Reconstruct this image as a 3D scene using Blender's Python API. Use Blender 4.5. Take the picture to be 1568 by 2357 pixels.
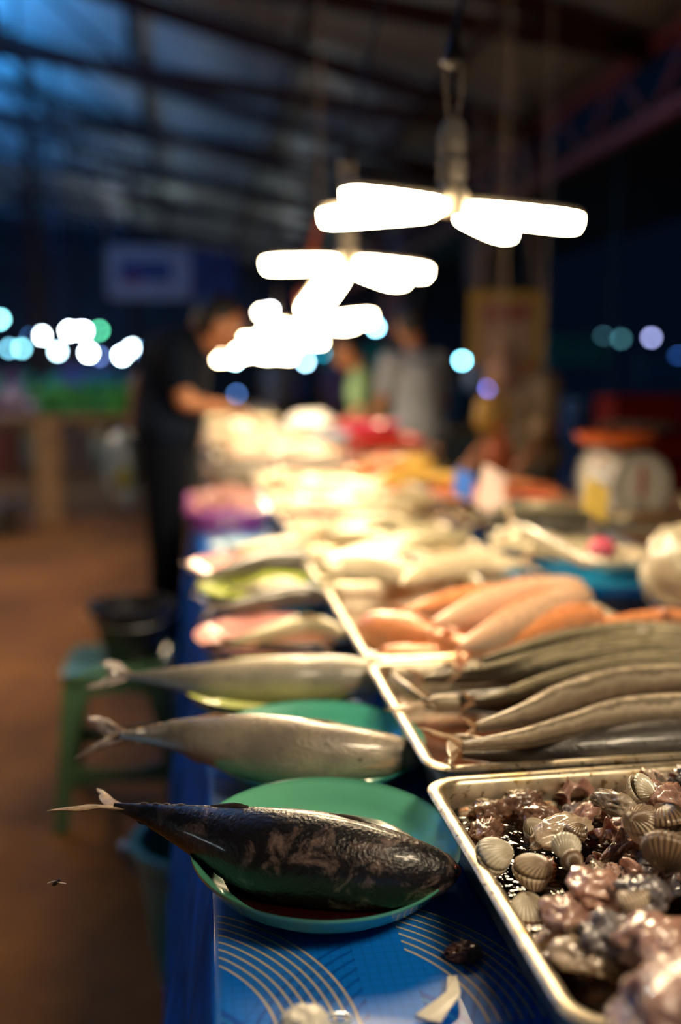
import bpy, bmesh, math, random
from mathutils import Vector, Matrix, noise
random.seed(7)
PI = math.pi
for o in list(bpy.data.objects): bpy.data.objects.remove(o)
S = bpy.context.scene; COL = S.collection
# ---------------------------------------------------------------- camera
F = 35/36*2357; CX, CY = 784.0, 1178.5; EYE = Vector((0, 0, 1.28))
TH = math.atan(328.5/F); PS = math.atan(334/F*math.cos(TH))
fw = Vector((math.sin(PS)*math.cos(TH), math.cos(PS)*math.cos(TH), -math.sin(TH)))
rt = Vector((math.cos(PS), -math.sin(PS), 0)); up = rt.cross(fw)
cd = bpy.data.cameras.new('camera'); cam = bpy.data.objects.new('camera', cd); COL.objects.link(cam)
cam.matrix_world = Matrix(((rt.x, up.x, -fw.x, EYE.x), (rt.y, up.y, -fw.y, EYE.y), (rt.z, up.z, -fw.z, EYE.z), (0, 0, 0, 1)))
cd.sensor_fit = 'VERTICAL'; cd.sensor_height = 36; cd.sensor_width = 24; cd.lens = 35
cd.clip_start = 0.05; cd.clip_end = 200
cd.dof.use_dof = True; cd.dof.focus_distance = 0.90; cd.dof.aperture_fstop = 1.6
S.camera = cam
# ---------------------------------------------------------------- world, exposure
S.view_settings.view_transform = 'Standard'; S.view_settings.look = 'None'
S.view_settings.exposure = 0.0; S.view_settings.gamma = 1.0; S.view_settings.use_curve_mapping = False
LAMP_L = 88.0          # radiance of the table lamps' panels
w = bpy.data.worlds.new('night'); S.world = w; w.use_nodes = True
bg = w.node_tree.nodes['Background']; bg.inputs[0].default_value = (0.05, 0.16, 0.45, 1); bg.inputs[1].default_value = 0.018

# ---------------------------------------------------------------- measuring helpers: a pixel and a real height / distance -> a place
def ray(x, y): return fw + rt*((x-CX)/F) - up*((y-CY)/F)
def P(x, y, z): d = ray(x, y); return EYE + d*((z-EYE.z)/d.z)
def D(x, y, t): return EYE + ray(x, y)*t
def depth(p): return (Vector(p)-EYE).dot(fw)

# ---------------------------------------------------------------- materials
def nd(nt, t, **k):
    n = nt.nodes.new(t)
    for a, b in k.items(): setattr(n, a, b)
    return n
def mth(nt, op, a, b=None, c=None, clamp=False):
    n = nt.nodes.new('ShaderNodeMath'); n.operation = op; n.use_clamp = clamp
    for i, v in enumerate((a, b, c)):
        if v is None: continue
        if isinstance(v, (int, float)): n.inputs[i].default_value = v
        else: nt.links.new(v, n.inputs[i])
    return n.outputs[0]
def mixc(nt, fac, a, b, mode='MIX'):
    n = nt.nodes.new('ShaderNodeMix'); n.data_type = 'RGBA'; n.blend_type = mode
    for s, v in ((n.inputs[0], fac), (n.inputs[6], a), (n.inputs[7], b)):
        if isinstance(v, (int, float)): s.default_value = v
        elif isinstance(v, tuple): s.default_value = (v[0], v[1], v[2], 1)
        else: nt.links.new(v, s)
    return n.outputs[2]
def ramp(nt, fac, stops):
    n = nt.nodes.new('ShaderNodeValToRGB'); e = n.color_ramp.elements
    while len(e) < len(stops): e.new(0.5)
    for i, (p, c) in enumerate(stops): e[i].position = p; e[i].color = (c[0], c[1], c[2], 1)
    nt.links.new(fac, n.inputs[0]); return n.outputs[0]
def newmat(name):
    m = bpy.data.materials.new(name); m.use_nodes = True
    return m, m.node_tree, m.node_tree.nodes['Principled BSDF']
def tex(nt, kind='Object', scale=None):
    c = nt.nodes.new('ShaderNodeTexCoord').outputs[kind]
    if scale:
        mp = nt.nodes.new('ShaderNodeMapping'); mp.inputs['Scale'].default_value = scale
        nt.links.new(c, mp.inputs[0]); c = mp.outputs[0]
    return c
def nz(nt, co, scale, detail=4, rough=.6, dist=0.0):
    n = nt.nodes.new('ShaderNodeTexNoise'); n.inputs['Scale'].default_value = scale
    n.inputs['Detail'].default_value = detail; n.inputs['Roughness'].default_value = rough
    n.inputs['Distortion'].default_value = dist
    nt.links.new(co, n.inputs['Vector']); return n.outputs[0]
def bump(nt, b, h, strength, dist):
    n = nt.nodes.new('ShaderNodeBump'); n.inputs['Strength'].default_value = strength
    n.inputs['Distance'].default_value = dist; nt.links.new(h, n.inputs['Height']); nt.links.new(n.outputs[0], b.inputs['Normal'])
_M = {}
def mat(name, c, rough=.5, metal=0.0, var=.25, scale=20, bmp=0.0, bd=.002, coat=0.0, sss=0.0, alpha=1.0, emit=0.0, spec=.5, c2=None):
    if name in _M: return _M[name]
    m, nt, b = newmat(name); co = tex(nt); n = nz(nt, co, scale)
    d = c2 if c2 else tuple(x*(1-var) for x in c); h = c if c2 else tuple(min(1, x*(1+var*.5)) for x in c)
    cc = ramp(nt, n, [(.35, d), (.65, h)]); nt.links.new(cc, b.inputs['Base Color'])
    b.inputs['Roughness'].default_value = rough; b.inputs['Metallic'].default_value = metal
    b.inputs['Coat Weight'].default_value = coat; b.inputs['Coat Roughness'].default_value = .08
    b.inputs['Specular IOR Level'].default_value = spec
    if sss: b.inputs['Subsurface Weight'].default_value = sss; b.inputs['Subsurface Scale'].default_value = .01; b.inputs['Subsurface Radius'].default_value = (1, .5, .3)
    if bmp: bump(nt, b, n, bmp, bd)
    if alpha < 1: b.inputs['Alpha'].default_value = alpha
    if emit: b.inputs['Emission Color'].default_value = (c[0], c[1], c[2], 1); b.inputs['Emission Strength'].default_value = emit
    _M[name] = m; return m
def glow(name, c, s):
    if name in _M: return _M[name]
    m, nt, b = newmat(name); nt.nodes.remove(b)
    e = nt.nodes.new('ShaderNodeEmission'); e.inputs[0].default_value = (*c, 1); e.inputs[1].default_value = s
    nt.links.new(e.outputs[0], nt.nodes['Material Output'].inputs[0]); _M[name] = m; return m

def fish_mat(name, back, side, belly, mott=None, mscale=26, mth_=(.5, .62), rough=.26, metal=.25, iri=None, streak=.25, coat=.5, bmp=.25, tailc=None, tail_sheen=None, headc=None, blot=None, lines=0):
    """skin of a fish: v runs round the body (0 = back), u from nose to tail"""
    m, nt, b = newmat(name)
    uv = nt.nodes.new('ShaderNodeTexCoord').outputs['UV']
    sp = nt.nodes.new('ShaderNodeSeparateXYZ'); nt.links.new(uv, sp.inputs[0])
    ob = tex(nt)
    n1 = nz(nt, ob, 30, 5, .65, .4)
    d = mth(nt, 'MULTIPLY', mth(nt, 'ABSOLUTE', mth(nt, 'SUBTRACT', sp.outputs[1], .5)), 2.0)      # 1 back, 0 belly
    d = mth(nt, 'ADD', d, mth(nt, 'MULTIPLY', mth(nt, 'SUBTRACT', n1, .5), .35))
    c = ramp(nt, d, [(.12, belly), (.42, side), (.66, side), (.86, back)])
    mp = nt.nodes.new('ShaderNodeMapping'); mp.inputs['Scale'].default_value = (5, 60, 1); nt.links.new(uv, mp.inputs[0])
    st = nz(nt, mp.outputs[0], 1.6, 4, .6)
    c = mixc(nt, mth(nt, 'MULTIPLY', st, streak), c, tuple(x*.35 for x in side))
    if mott:
        n2 = nz(nt, ob, mscale, 7, .68, .6)
        f = nt.nodes.new('ShaderNodeMapRange'); f.inputs[1].default_value = mth_[0]; f.inputs[2].default_value = mth_[1]
        nt.links.new(n2, f.inputs[0]); c = mixc(nt, f.outputs[0], c, mott)
    if iri:
        n3 = nz(nt, ob, 14, 2, .5); f = nt.nodes.new('ShaderNodeMapRange'); f.inputs[1].default_value = .48; f.inputs[2].default_value = .7
        nt.links.new(n3, f.inputs[0]); c = mixc(nt, f.outputs[0], c, iri)
    if lines:
        w_ = mth(nt, 'SINE', mth(nt, 'MULTIPLY', d, lines*2*PI)); f = nt.nodes.new('ShaderNodeMapRange'); f.interpolation_type = 'SMOOTHSTEP'; f.inputs[1].default_value = .1; f.inputs[2].default_value = .9; f.inputs[4].default_value = .72
        nt.links.new(w_, f.inputs[0]); c = mixc(nt, f.outputs[0], c, tuple(x*.3 for x in side))
    if headc:
        f = nt.nodes.new('ShaderNodeMapRange'); f.interpolation_type = 'SMOOTHSTEP'; f.inputs[1].default_value = .20; f.inputs[2].default_value = .04; f.inputs[4].default_value = .8
        nt.links.new(mth(nt, 'ADD', sp.outputs[0], mth(nt, 'MULTIPLY', mth(nt, 'SUBTRACT', n1, .5), .25)), f.inputs[0]); c = mixc(nt, f.outputs[0], c, headc)
        gl_ = mth(nt, 'LESS_THAN', mth(nt, 'ABSOLUTE', mth(nt, 'SUBTRACT', sp.outputs[0], mth(nt, 'ADD', .155, mth(nt, 'MULTIPLY', mth(nt, 'SINE', mth(nt, 'MULTIPLY', sp.outputs[1], 2*PI)), .0)))), .006); c = mixc(nt, mth(nt, 'MULTIPLY', gl_, .7), c, tuple(x*.4 for x in headc))
    if blot:
        n5 = nz(nt, ob, 7, 5, .7, .5); f = nt.nodes.new('ShaderNodeMapRange'); f.inputs[1].default_value = .5; f.inputs[2].default_value = .68; f.inputs[4].default_value = .75
        nt.links.new(n5, f.inputs[0]); c = mixc(nt, f.outputs[0], c, blot)
        vs = nt.nodes.new('ShaderNodeTexVoronoi'); vs.inputs['Scale'].default_value = 34; nt.links.new(ob, vs.inputs['Vector'])
        c = mixc(nt, mth(nt, 'MULTIPLY', mth(nt, 'LESS_THAN', vs.outputs[0], .09), .7), c, tuple(x*.2 for x in blot))
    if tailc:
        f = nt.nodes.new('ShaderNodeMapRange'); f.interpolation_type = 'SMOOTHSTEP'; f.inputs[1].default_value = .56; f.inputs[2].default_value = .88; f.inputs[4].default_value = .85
        nt.links.new(mth(nt, 'ADD', sp.outputs[0], mth(nt, 'MULTIPLY', mth(nt, 'SUBTRACT', n1, .5), .3)), f.inputs[0]); tc = ramp(nt, d, [(.38, tail_sheen or tailc), (.52, tailc)]); c = mixc(nt, f.outputs[0], c, tc)  # lower tail carries a painted blue reflection of cold light
    nt.links.new(c, b.inputs['Base Color'])
    b.inputs['Metallic'].default_value = metal; b.inputs['Coat Weight'].default_value = coat; b.inputs['Coat Roughness'].default_value = .1
    rr = nt.nodes.new('ShaderNodeMapRange'); rr.inputs[3].default_value = rough*.7; rr.inputs[4].default_value = rough*1.6
    nt.links.new(n1, rr.inputs[0]); nt.links.new(rr.outputs[0], b.inputs['Roughness'])
    vo = nt.nodes.new('ShaderNodeTexVoronoi'); vo.inputs['Scale'].default_value = 260; nt.links.new(ob, vo.inputs['Vector'])
    hh = mth(nt, 'ADD', mth(nt, 'MULTIPLY', vo.outputs[0], .45), mth(nt, 'MULTIPLY', nz(nt, ob, 60, 6, .7), 1.6))
    bump(nt, b, hh, bmp, .002)
    return m

# ---------------------------------------------------------------- mesh building
class MB:
    def __init__(s): s.v = []; s.f = []; s.uv = {}; s.fm = {}
    def face(s, idx, uvs=None, m=0):
        s.f.append(idx)
        if uvs: s.uv[len(s.f)-1] = uvs
        if m: s.fm[len(s.f)-1] = m
    def loft(s, rings, closed=True, cap=True, uv=True, us=None):
        n = len(rings[0]); b = len(s.v); R = len(rings)
        for r in rings: s.v += [Vector(p) for p in r]
        for i in range(R-1):
            u0 = us[i] if us else i/(R-1); u1 = us[i+1] if us else (i+1)/(R-1)
            for j in range(n if closed else n-1):
                k = (j+1) % n
                s.face((b+i*n+j, b+i*n+k, b+(i+1)*n+k, b+(i+1)*n+j), ((u0, j/n), (u0, (j+1)/n), (u1, (j+1)/n), (u1, j/n)) if uv else None)
        if cap and closed:
            s.face(tuple(b+j for j in reversed(range(n)))); s.face(tuple(b+(R-1)*n+j for j in range(n)))
        return s
    def tube(s, pts, rad, seg=10, cap=True):
        pts = [Vector(p) for p in pts]; rings = []; ref = None
        for i, p in enumerate(pts):
            t = (pts[min(i+1, len(pts)-1)]-pts[max(i-1, 0)]).normalized()
            if ref is None: ref = t.orthogonal().normalized()
            else:
                ref = (ref - t*ref.dot(t)); ref = ref.normalized() if ref.length > 1e-5 else t.orthogonal().normalized()
            q = t.cross(ref); r = rad[i] if isinstance(rad, (list, tuple)) else rad
            rings.append([p+(ref*math.cos(a)+q*math.sin(a))*r for a in [2*PI*k/seg for k in range(seg)]])
        return s.loft(rings, cap=cap)
    def box(s, lo, hi, M=None):
        x0, y0, z0 = lo; x1, y1, z1 = hi; b = len(s.v)
        for p in ((x0,y0,z0),(x1,y0,z0),(x1,y1,z0),(x0,y1,z0),(x0,y0,z1),(x1,y0,z1),(x1,y1,z1),(x0,y1,z1)):
            p = Vector(p); s.v.append(M@p if M else p)
        for q in ((3,2,1,0),(4,5,6,7),(0,1,5,4),(1,2,6,5),(2,3,7,6),(3,0,4,7)): s.face(tuple(b+i for i in q))
        return s
    def bar(s, a, c, wd, ht=None, upv=(0,0,1)):
        a = Vector(a); c = Vector(c); t = (c-a).normalized(); ht = ht or wd
        sd = t.cross(Vector(upv)); sd = sd.normalized() if sd.length > 1e-4 else Vector((1,0,0)); u2 = sd.cross(t)
        rings = [[p+sd*wd/2*x+u2*ht/2*y for x, y in ((-1,-1),(1,-1),(1,1),(-1,1))] for p in (a, c)]
        return s.loft(rings)
    def ell(s, c, r, seg=16, rg=10, M=None, fn=None):
        c = Vector(c); rings = []
        for i in range(rg+1):
            a = PI*(i+.0)/rg; a = min(max(a, .02), PI-.02)
            ring = []
            for j in range(seg):
                b_ = 2*PI*j/seg; p = Vector((math.sin(a)*math.cos(b_), math.sin(a)*math.sin(b_), math.cos(a)))
                k = fn(p) if fn else 1.0
                p = Vector((p.x*r[0]*k, p.y*r[1]*k, p.z*r[2]*k))
                ring.append(c+((M@p) if M else p))
            rings.append(ring)
        return s.loft(rings)
    def lathe(s, c, prof, seg=40, sx=1.0, sy=1.0, M=None, cap=True):
        c = Vector(c); rings = []
        for r, z in prof:
            ring = [Vector((r*math.cos(a)*sx, r*math.sin(a)*sy, z)) for a in [2*PI*k/seg for k in range(seg)]]
            rings.append([c+((M@p) if M else p) for p in ring])
        return s.loft(rings, cap=cap)
    def build(s, name, m, parent=None, smooth=True, origin=None, mods=None, sharp=40):
        me = bpy.data.meshes.new(name)
        if parent is not None: org = ABS[parent.name]
        elif origin is not None: org = Vector(origin)
        else:
            xs = [p.x for p in s.v]; ys = [p.y for p in s.v]; zs = [p.z for p in s.v]
            org = Vector(((min(xs)+max(xs))/2, (min(ys)+max(ys))/2, min(zs)))
        me.from_pydata([tuple(p-org) for p in s.v], [], s.f)
        if s.uv:
            l = me.uv_layers.new(name='UVMap')
            for i, pl in enumerate(me.polygons):
                if i in s.uv:
                    for k, li in enumerate(pl.loop_indices): l.data[li].uv = s.uv[i][k]
        for mm in (m if isinstance(m, (list, tuple)) else [m]): me.materials.append(mm)
        for i, k in s.fm.items(): me.polygons[i].material_index = k
        bm = bmesh.new(); bm.from_mesh(me); bmesh.ops.recalc_face_normals(bm, faces=bm.faces)
        if smooth:
            for e in bm.edges:
                if len(e.link_faces) == 2 and e.calc_face_angle(0) > math.radians(sharp): e.smooth = False
        for f in bm.faces: f.smooth = smooth
        bm.to_mesh(me); bm.free()
        o = bpy.data.objects.new(name, me); COL.objects.link(o)
        if parent is not None: o.parent = parent; o.location = (0, 0, 0)
        else: o.location = org
        ABS[o.name] = org.copy()
        if parent is not None: ABS[o.name] = org.copy()
        for k in (mods or []):
            q = o.modifiers.new(k[0], k[0])
            for a, v in k[1].items(): setattr(q, a, v)
        return o
ABS = {}
def empty(name, loc, label, cat, group=None):
    o = bpy.data.objects.new(name, None); COL.objects.link(o); o.location = loc; o.empty_display_size = .02
    ABS[o.name] = Vector(loc); tag(o, label, cat, group); return o
def tag(o, label=None, cat=None, group=None, kind=None):
    if label: o['label'] = label
    if cat: o['category'] = cat
    if group: o['group'] = group
    if kind: o['kind'] = kind
    return o
def struct(o): o['kind'] = 'structure'; return o
def kids(o): return [c for c in bpy.data.objects if c.parent == o]
def dup(root, loc, rotz=0.0, label=None, group=None, scale=1.0, rot=None):
    def cp(o, par):
        c = o.copy(); COL.objects.link(c); ABS[c.name] = Vector(loc)
        if par: c.parent = par
        for k in kids(o): cp(k, c)
        return c
    r = cp(root, None); r.location = loc; r.rotation_euler = rot or (0, 0, rotz); r.scale = (scale,)*3
    if label: r['label'] = label
    if group: r['group'] = group
    return r
def cr(pts, t):
    """Catmull-Rom through a list of equal-length tuples / vectors, t in 0..1"""
    n = len(pts)-1; x = t*n; i = min(int(x), n-1); f = x-i
    g = lambda k: pts[min(max(k, 0), n)]
    a, b, c, d = g(i-1), g(i), g(i+1), g(i+2)
    out = []
    for q in range(len(b)):
        out.append(.5*((2*b[q])+(-a[q]+c[q])*f+(2*a[q]-5*b[q]+4*c[q]-d[q])*f*f+(-a[q]+3*b[q]-3*c[q]+d[q])*f**3))
    return out

# ================================================================= STRUCTURE
m_floor = None
m, nt, b = newmat('market_floor'); co = tex(nt)
n1 = nz(nt, co, 1.3, 6, .65); n2 = nz(nt, co, 14, 5, .6)
c = ramp(nt, n1, [(.3, (.13, .050, .010)), (.7, (.38, .155, .032))]); c = mixc(nt, mth(nt, 'MULTIPLY', n2, .5), c, (.06, .03, .010))
nt.links.new(c, b.inputs['Base Color']); b.inputs['Roughness'].default_value = .7; b.inputs['Specular IOR Level'].default_value = .15; bump(nt, b, n2, .5, .01); m_floor = m
o = MB().box((-16, -2, -.1), (12, 34, 0)).build('floor', m_floor, smooth=False, origin=(0, 0, 0)); struct(o)
# roof of corrugated sheet, falling to the right, standing on red-brown steel
def sheet_mat(name, c, rough, metal):
    m, nt, b = newmat(name); co = tex(nt); n = nz(nt, co, 1.1, 4, .6)
    cc = ramp(nt, n, [(.3, tuple(x*.65 for x in c)), (.7, c)]); nt.links.new(cc, b.inputs['Base Color'])
    b.inputs['Roughness'].default_value = rough; b.inputs['Metallic'].default_value = metal; return m
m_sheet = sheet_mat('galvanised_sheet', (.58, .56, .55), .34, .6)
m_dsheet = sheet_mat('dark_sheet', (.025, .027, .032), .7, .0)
def roofz(x): return 1.28 + 2.17 + .26*(3.15-x) + .12
def under_roof(x):
    return roofz(x)-.005 if -4.2 <= x <= 3.25 else (roofz(-4.2)+.26*(x+4.2)-.005 if x < -4.2 else 3.245+.16*(max(x, 3.4)-3.4))
def corr(name, x0, x1, zf, y0, y1, mt, step=.19):
    mb = MB(); ys = []; y = y0
    while y < y1: ys += [(y, 0), (y+.05, 0), (y+.075, .03), (y+.115, .03), (y+.14, 0)]; y += step
    rings = [[Vector((x, yy, zf(x)+dz+.01*math.sin(x*3+yy))) for yy, dz in ys] for x in [x0+(x1-x0)*i/14 for i in range(15)]]
    mb.loft(rings, closed=False, cap=False)
    return struct(mb.build(name, mt, smooth=True, mods=[('SOLIDIFY', {'thickness': .004})], sharp=60))
corr('ceiling', -4.2, 3.3, roofz, 0.3, 26, m_sheet)
corr('ceiling_left', -12.5, -4.2, lambda x: roofz(-4.2)+.26*(x+4.2), 2, 26, m_sheet)
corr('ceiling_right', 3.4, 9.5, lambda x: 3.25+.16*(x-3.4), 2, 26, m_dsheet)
m_steel = mat('red_oxide_steel', (.035, .010, .009), .6, 0, .4, 9, spec=.2)
k = 0
for Y in (4.4, 6.8, 9.2, 11.6, 14.0, 16.6, 19.4):
    mb = MB(); 
    ra = Vector((3.15, Y, 3.45)); rl = Vector((-4.2, Y, roofz(-4.2)-.12)); ll = Vector((-4.2, Y, 4.25))
    mb.bar(ra, rl, .09, .14); mb.bar(ra+Vector((0, 0, -.05)), ll, .09, .12)
    for i in range(1, 8):
        t0 = i/8; t1 = (i+.5)/8
        a = ra.lerp(rl, t0); bq = ra.lerp(ll, t0); c2 = ra.lerp(rl, min(1, (i+1)/8))
        if i >= 4:
            mb.bar(a, bq, .035, .035, (0, 1, 0)); mb.bar(bq, c2, .03, .03, (0, 1, 0))
    k += 1; o = struct(mb.build('trim_%d' % k, m_steel, smooth=False))
for X in (-3.4, -2.0, -.55, .95, 2.2):
    k += 1; struct(MB().bar((X, .4, roofz(X)-.045), (X, 26, roofz(X)-.045), .05, .06).build('trim_%d' % k, m_steel, smooth=False))
m_maroon = mat('maroon_steel', (.20, .035, .035), .55, 0, .3, 9)
# eave truss along the aisle on the right, with its posts
mb = MB(); mb.bar((3.15, 2.5, 3.45), (3.15, 26, 3.45), .09, .09); mb.bar((3.15, 2.5, 2.98), (3.15, 26, 2.98), .09, .09)
y = 3.2
while y < 25:
    mb.bar((3.15, y, 2.98), (3.15, y+.6, 3.45), .035, .035, (1, 0, 0)); mb.bar((3.15, y+1.2, 2.98), (3.15, y+.6, 3.45), .035, .035, (1, 0, 0)); y += 1.2
k += 1; struct(mb.build('trim_%d' % k, m_maroon, smooth=False))
for X, Y, H in ((3.15, 9.2, 3.4), (3.15, 14, 3.4), (-1.75, 11.6, 4.7), (-2.3, 16.6, 4.8), (-4.2, 14, 5.3), (-4.2, 9.2, 5.3), (3.15, 19.4, 3.4), (-.95, 16.6, 4.4)):
    k += 1; struct(MB().bar((X, Y, 0), (X, Y, H), .1, .1, (0, 1, 0)).build('trim_%d' % k, m_steel, smooth=False))
# back wall of the hall
struct(MB().box((-16, 33.6, 0), (12, 33.8, 5)).build('wall_back', mat('back_wall_paint', (.05, .06, .09), .8, 0, .4, 1.5), smooth=False))

# ================================================================= LAMPS
m_led = glow('led_panel', (1.0, .76, .46), LAMP_L)
m_led_near = glow('led_panel_near', (1.0, .80, .54), 72)
m_led_cold = glow('led_panel_cold', (.76, .90, 1.0), 34)
m_led_far = glow('led_panel_far', (1.0, .84, .66), 46)
m_hous = mat('lamp_housing', (.62, .55, .42), .4, 0, .15, 30)
m_dark = mat('black_rubber', (.015, .015, .017), .45, 0, .3, 30)
m_wire = mat('twine_wire', (.50, .40, .30), .6)
m_orange = mat('orange_plastic', (.75, .16, .03), .4)
def leaf(parent, hub, az, tilt, L, W, roll=0.0, led=None):
    """one flat lamp panel: thin aluminium back with a bulged glowing diffuser under it"""
    d = Vector((math.cos(az)*math.cos(tilt), math.sin(az)*math.cos(tilt), -math.sin(tilt)))
    s = d.cross(Vector((0, 0, 1))).normalized(); n = s.cross(d)
    if n.z < 0: n = -n
    cr_, sr_ = math.cos(roll), math.sin(roll); s, n = s*cr_+n*sr_, n*cr_-s*sr_
    def outline(k, dz, n_=28):
        pts = []
        for i in range(n_):
            a = 2*PI*i/n_; x = math.cos(a); y = math.sin(a)
            x = math.copysign(abs(x)**.55, x); y = math.copysign(abs(y)**.75, y)
            wd = W/2*k*(1-.25*(1-(x+1)/2))
            pts.append(hub+d*(L*.62+x*L*.5*(1-(1-k)*W/L))+s*y*wd+n*dz)
        return pts
    mb = MB(); mb.loft([outline(1.0, .004), outline(1.02, .010), outline(.9, .014)]); mb.bar(hub, hub+d*L*.2+n*.008, .018, .012)
    h = mb.build('lamp_leaf', m_hous, parent)
    g = MB(); g.loft([outline(.96, .004), outline(.96, -.010), outline(.85, -.018), outline(.5, -.021)]); q = g.build('light_panel', led or m_led, h)
    tag(h, None); return h
def lamp(name, hub, leaves, label, roof_pt, L=.185, W=.078, detail=True, cordm=None, led=None, grp=None):
    hub = Vector(hub); t = empty(name, hub, label, 'lamp', grp)
    for az, tl, ro in leaves: leaf(t, hub, math.radians(az), math.radians(tl), L, W, math.radians(ro), led)
    MB().lathe(hub, [(.004, -.02), (.024, -.016), (.03, 0), (.03, .014), (.022, .03), (.019, .034)], 20).build('hub', m_hous, t)
    MB().lathe(hub, [(.02, .034), (.023, .04), (.024, .07), (.02, .075), (.021, .08), (.0235, .085), (.0225, .115), (.017, .13), (.008, .135)], 20).build('socket', mat('lamp_socket', (.42, .38, .33), .5), t)
    c = hub+Vector((0, 0, .225))
    if detail:
        for s in (-1, 1):
            MB().tube([hub+Vector((s*.006, 0, .13)), hub+Vector((s*.014, 0, .18)), c+Vector((s*.013, 0, .01))], .0028, 6).build('wire', m_wire, t)
        MB().lathe(c, [(.004, -.012), (.02, -.004), (.012, .02), (.008, .045), (.004, .05)], 12).build('connector', m_dark, t)
    else:
        MB().tube([hub+Vector((0, 0, .13)), c], .004, 6).build('wire', m_wire, t)
    rp = Vector(roof_pt)
    MB().tube([c+Vector((0, 0, .03)), c.lerp(rp, .25)+Vector((0, 0, .012)), c.lerp(rp, .6), rp], .004, 8).build('cord', cordm or m_dark, t)
    return t
h1 = D(1040, 472, 1.63); lamp('hanging_lamp', h1, [(-6, 6, 6), (46, 5, 2), (172, 4, -5), (207, 0, -4)],
     'nearest hanging lamp with four glowing panels, above the pan of shellfish', h1+Vector((.40, .35, 1.9)), L=.195, W=.056)
h2 = D(800, 600, 2.36); lamp('hanging_lamp', h2, [(178, 2, -6), (122, 36, 0), (35, 10, 6), (-8, 7, 8)],
     'second hanging lamp along the counter, one glowing panel drooping straight down', (h2.x+.5, h2.y+.5, 3.7), L=.18, W=.085)
h3 = D(722, 742, 3.45); lamp('hanging_lamp', h3, [(-8, -6, 20), (40, 0, 10), (185, 14, -20), (140, 0, 0), (95, 15, 0)],
     'third hanging lamp along the counter, beside the orange bundle of cord', (h3.x+.05, h3.y-.2, 3.8), L=.19, W=.08, detail=False)
h4 = D(640, 775, 4.7); lamp('hanging_lamp', h4, [(5, 5, 0), (60, 0, 0), (185, 16, 0), (140, 0, 0), (-70, 10, 0)],
     'fourth hanging lamp along the counter, near the bending man', (h4.x, h4.y, 4.0), L=.2, W=.085, detail=False)
h5 = D(585, 812, 6.3); lamp('hanging_lamp', h5, [(0, 5, 0), (70, 0, 0), (185, 10, 0), (140, 0, 0), (-70, 5, 0)],
     'hanging lamp farthest along the counter', (h5.x, h5.y, 4.0), L=.22, W=.09, detail=False)
# knot of orange plastic round the third lamp's cord
q = h3+Vector((-.035, 0, .085)); mb = MB(); mb.ell(q, (.03, .03, .035)); tag(mb.build('cord_bundle', m_orange), 'orange bundle of cord beside the third hanging lamp', 'cord bundle')
q = h3+Vector((0, 0, .40)); MBx = MB()
MBx.tube([D(738, 505, 3.3), D(728, 535, 3.3), D(722, 560, 3.3), D(716, 585, 3.3)], [.012, .008, .012, .014], 8)
rb_ = MBx.build('hanging_ribbon', m_orange); q = D(738, 505, 3.3); MB().tube([q, Vector((q.x, q.y, roofz(q.x)-.005))], .003, 5).build('string', m_wire, rb_)
tag(rb_, 'orange ribbon hanging under the left end of the nearest lamp', 'ribbon')

lamp('hanging_lamp', (.62, .22, 1.72), [(0, 10, 10), (75, 15, 0), (180, 10, 0), (265, 5, 0)],
     'hanging lamp over the near end of the table, beside the photographer', (.9, .5, 3.8), L=.19, W=.08, led=m_led_near)
# far bulbs of the other stalls; those below eye level imitate reflections on goods
bulbs = [(95,773,22,.05,(.75,.95,1),95),(160,762,22,.055,(.8,.97,1),110),(190,762,24,.06,(.85,.97,1),110),(228,761,24,.045,(.15,1,.55),18),
 (22,802,20,.045,(.25,.75,1),14),(50,802,20,.045,(.3,.85,1),18),(70,775,26,.04,(.1,.3,.8),9),(133,809,20,.045,(.55,.85,1),42),(165,815,22,.04,(.35,.4,.7),10),
 (204,812,20,.05,(.75,.95,1),90),(229,820,24,.045,(.2,.35,.9),12),(281,818,19,.05,(.65,.93,1),90),(307,801,20,.055,(.7,.95,1),95),(330,808,23,.045,(.12,.35,.9),14),
 (541,828,18,.05,(.5,.9,1),70),(602,720,18,.05,(1,.85,.6),60),(622,718,20,.06,(.85,.95,1),90),(745,716,18,.05,(.6,.9,1),60),(865,753,20,.045,(.28,.72,1),52),(703,833,20,.045,(.4,.75,1),34),
 (745,812,22,.045,(.02,.5,.75),18),(545,907,24,.045,(.12,.3,.8),9),(1064,830,20,.045,(.22,.75,1),48),(905,556,22,.035,(.1,.15,.45),5),
 (1275,795,20,.05,(.08,.35,.5),14),(1340,790,20,.045,(.12,.4,.7),24),(1390,775,20,.045,(.03,.09,.12),16),(1430,780,20,.045,(.03,.1,.12),16),(1500,777,20,.045,(.25,.28,.55),20),
 (1562,825,18,.07,(.05,.2,.8),6),(1125,893,18,.045,(.2,.2,.75),12),(188,900,22,.045,(.02,.25,.6),9),(0,735,20,.05,(.3,.9,1),30),(1300,1058,8,.018,(.09,.06,.18),4)]
words = ['cyan white','white','white','green','pale blue','light blue','deep blue','soft white','mauve','bright white','violet blue','glaring white','glaring cool white','blue']
ORDB = ['first', 'second', 'third', 'fourth', 'fifth', 'sixth', 'seventh', 'eighth', 'ninth', 'tenth', 'eleventh', 'twelfth', 'thirteenth', 'fourteenth', 'fifteenth', 'sixteenth', 'seventeenth', 'eighteenth']
bulbs.sort(); zone = lambda x: 0 if x < 335 else (1 if x < 900 else 2); cnt = [0, 0, 0]
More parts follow.
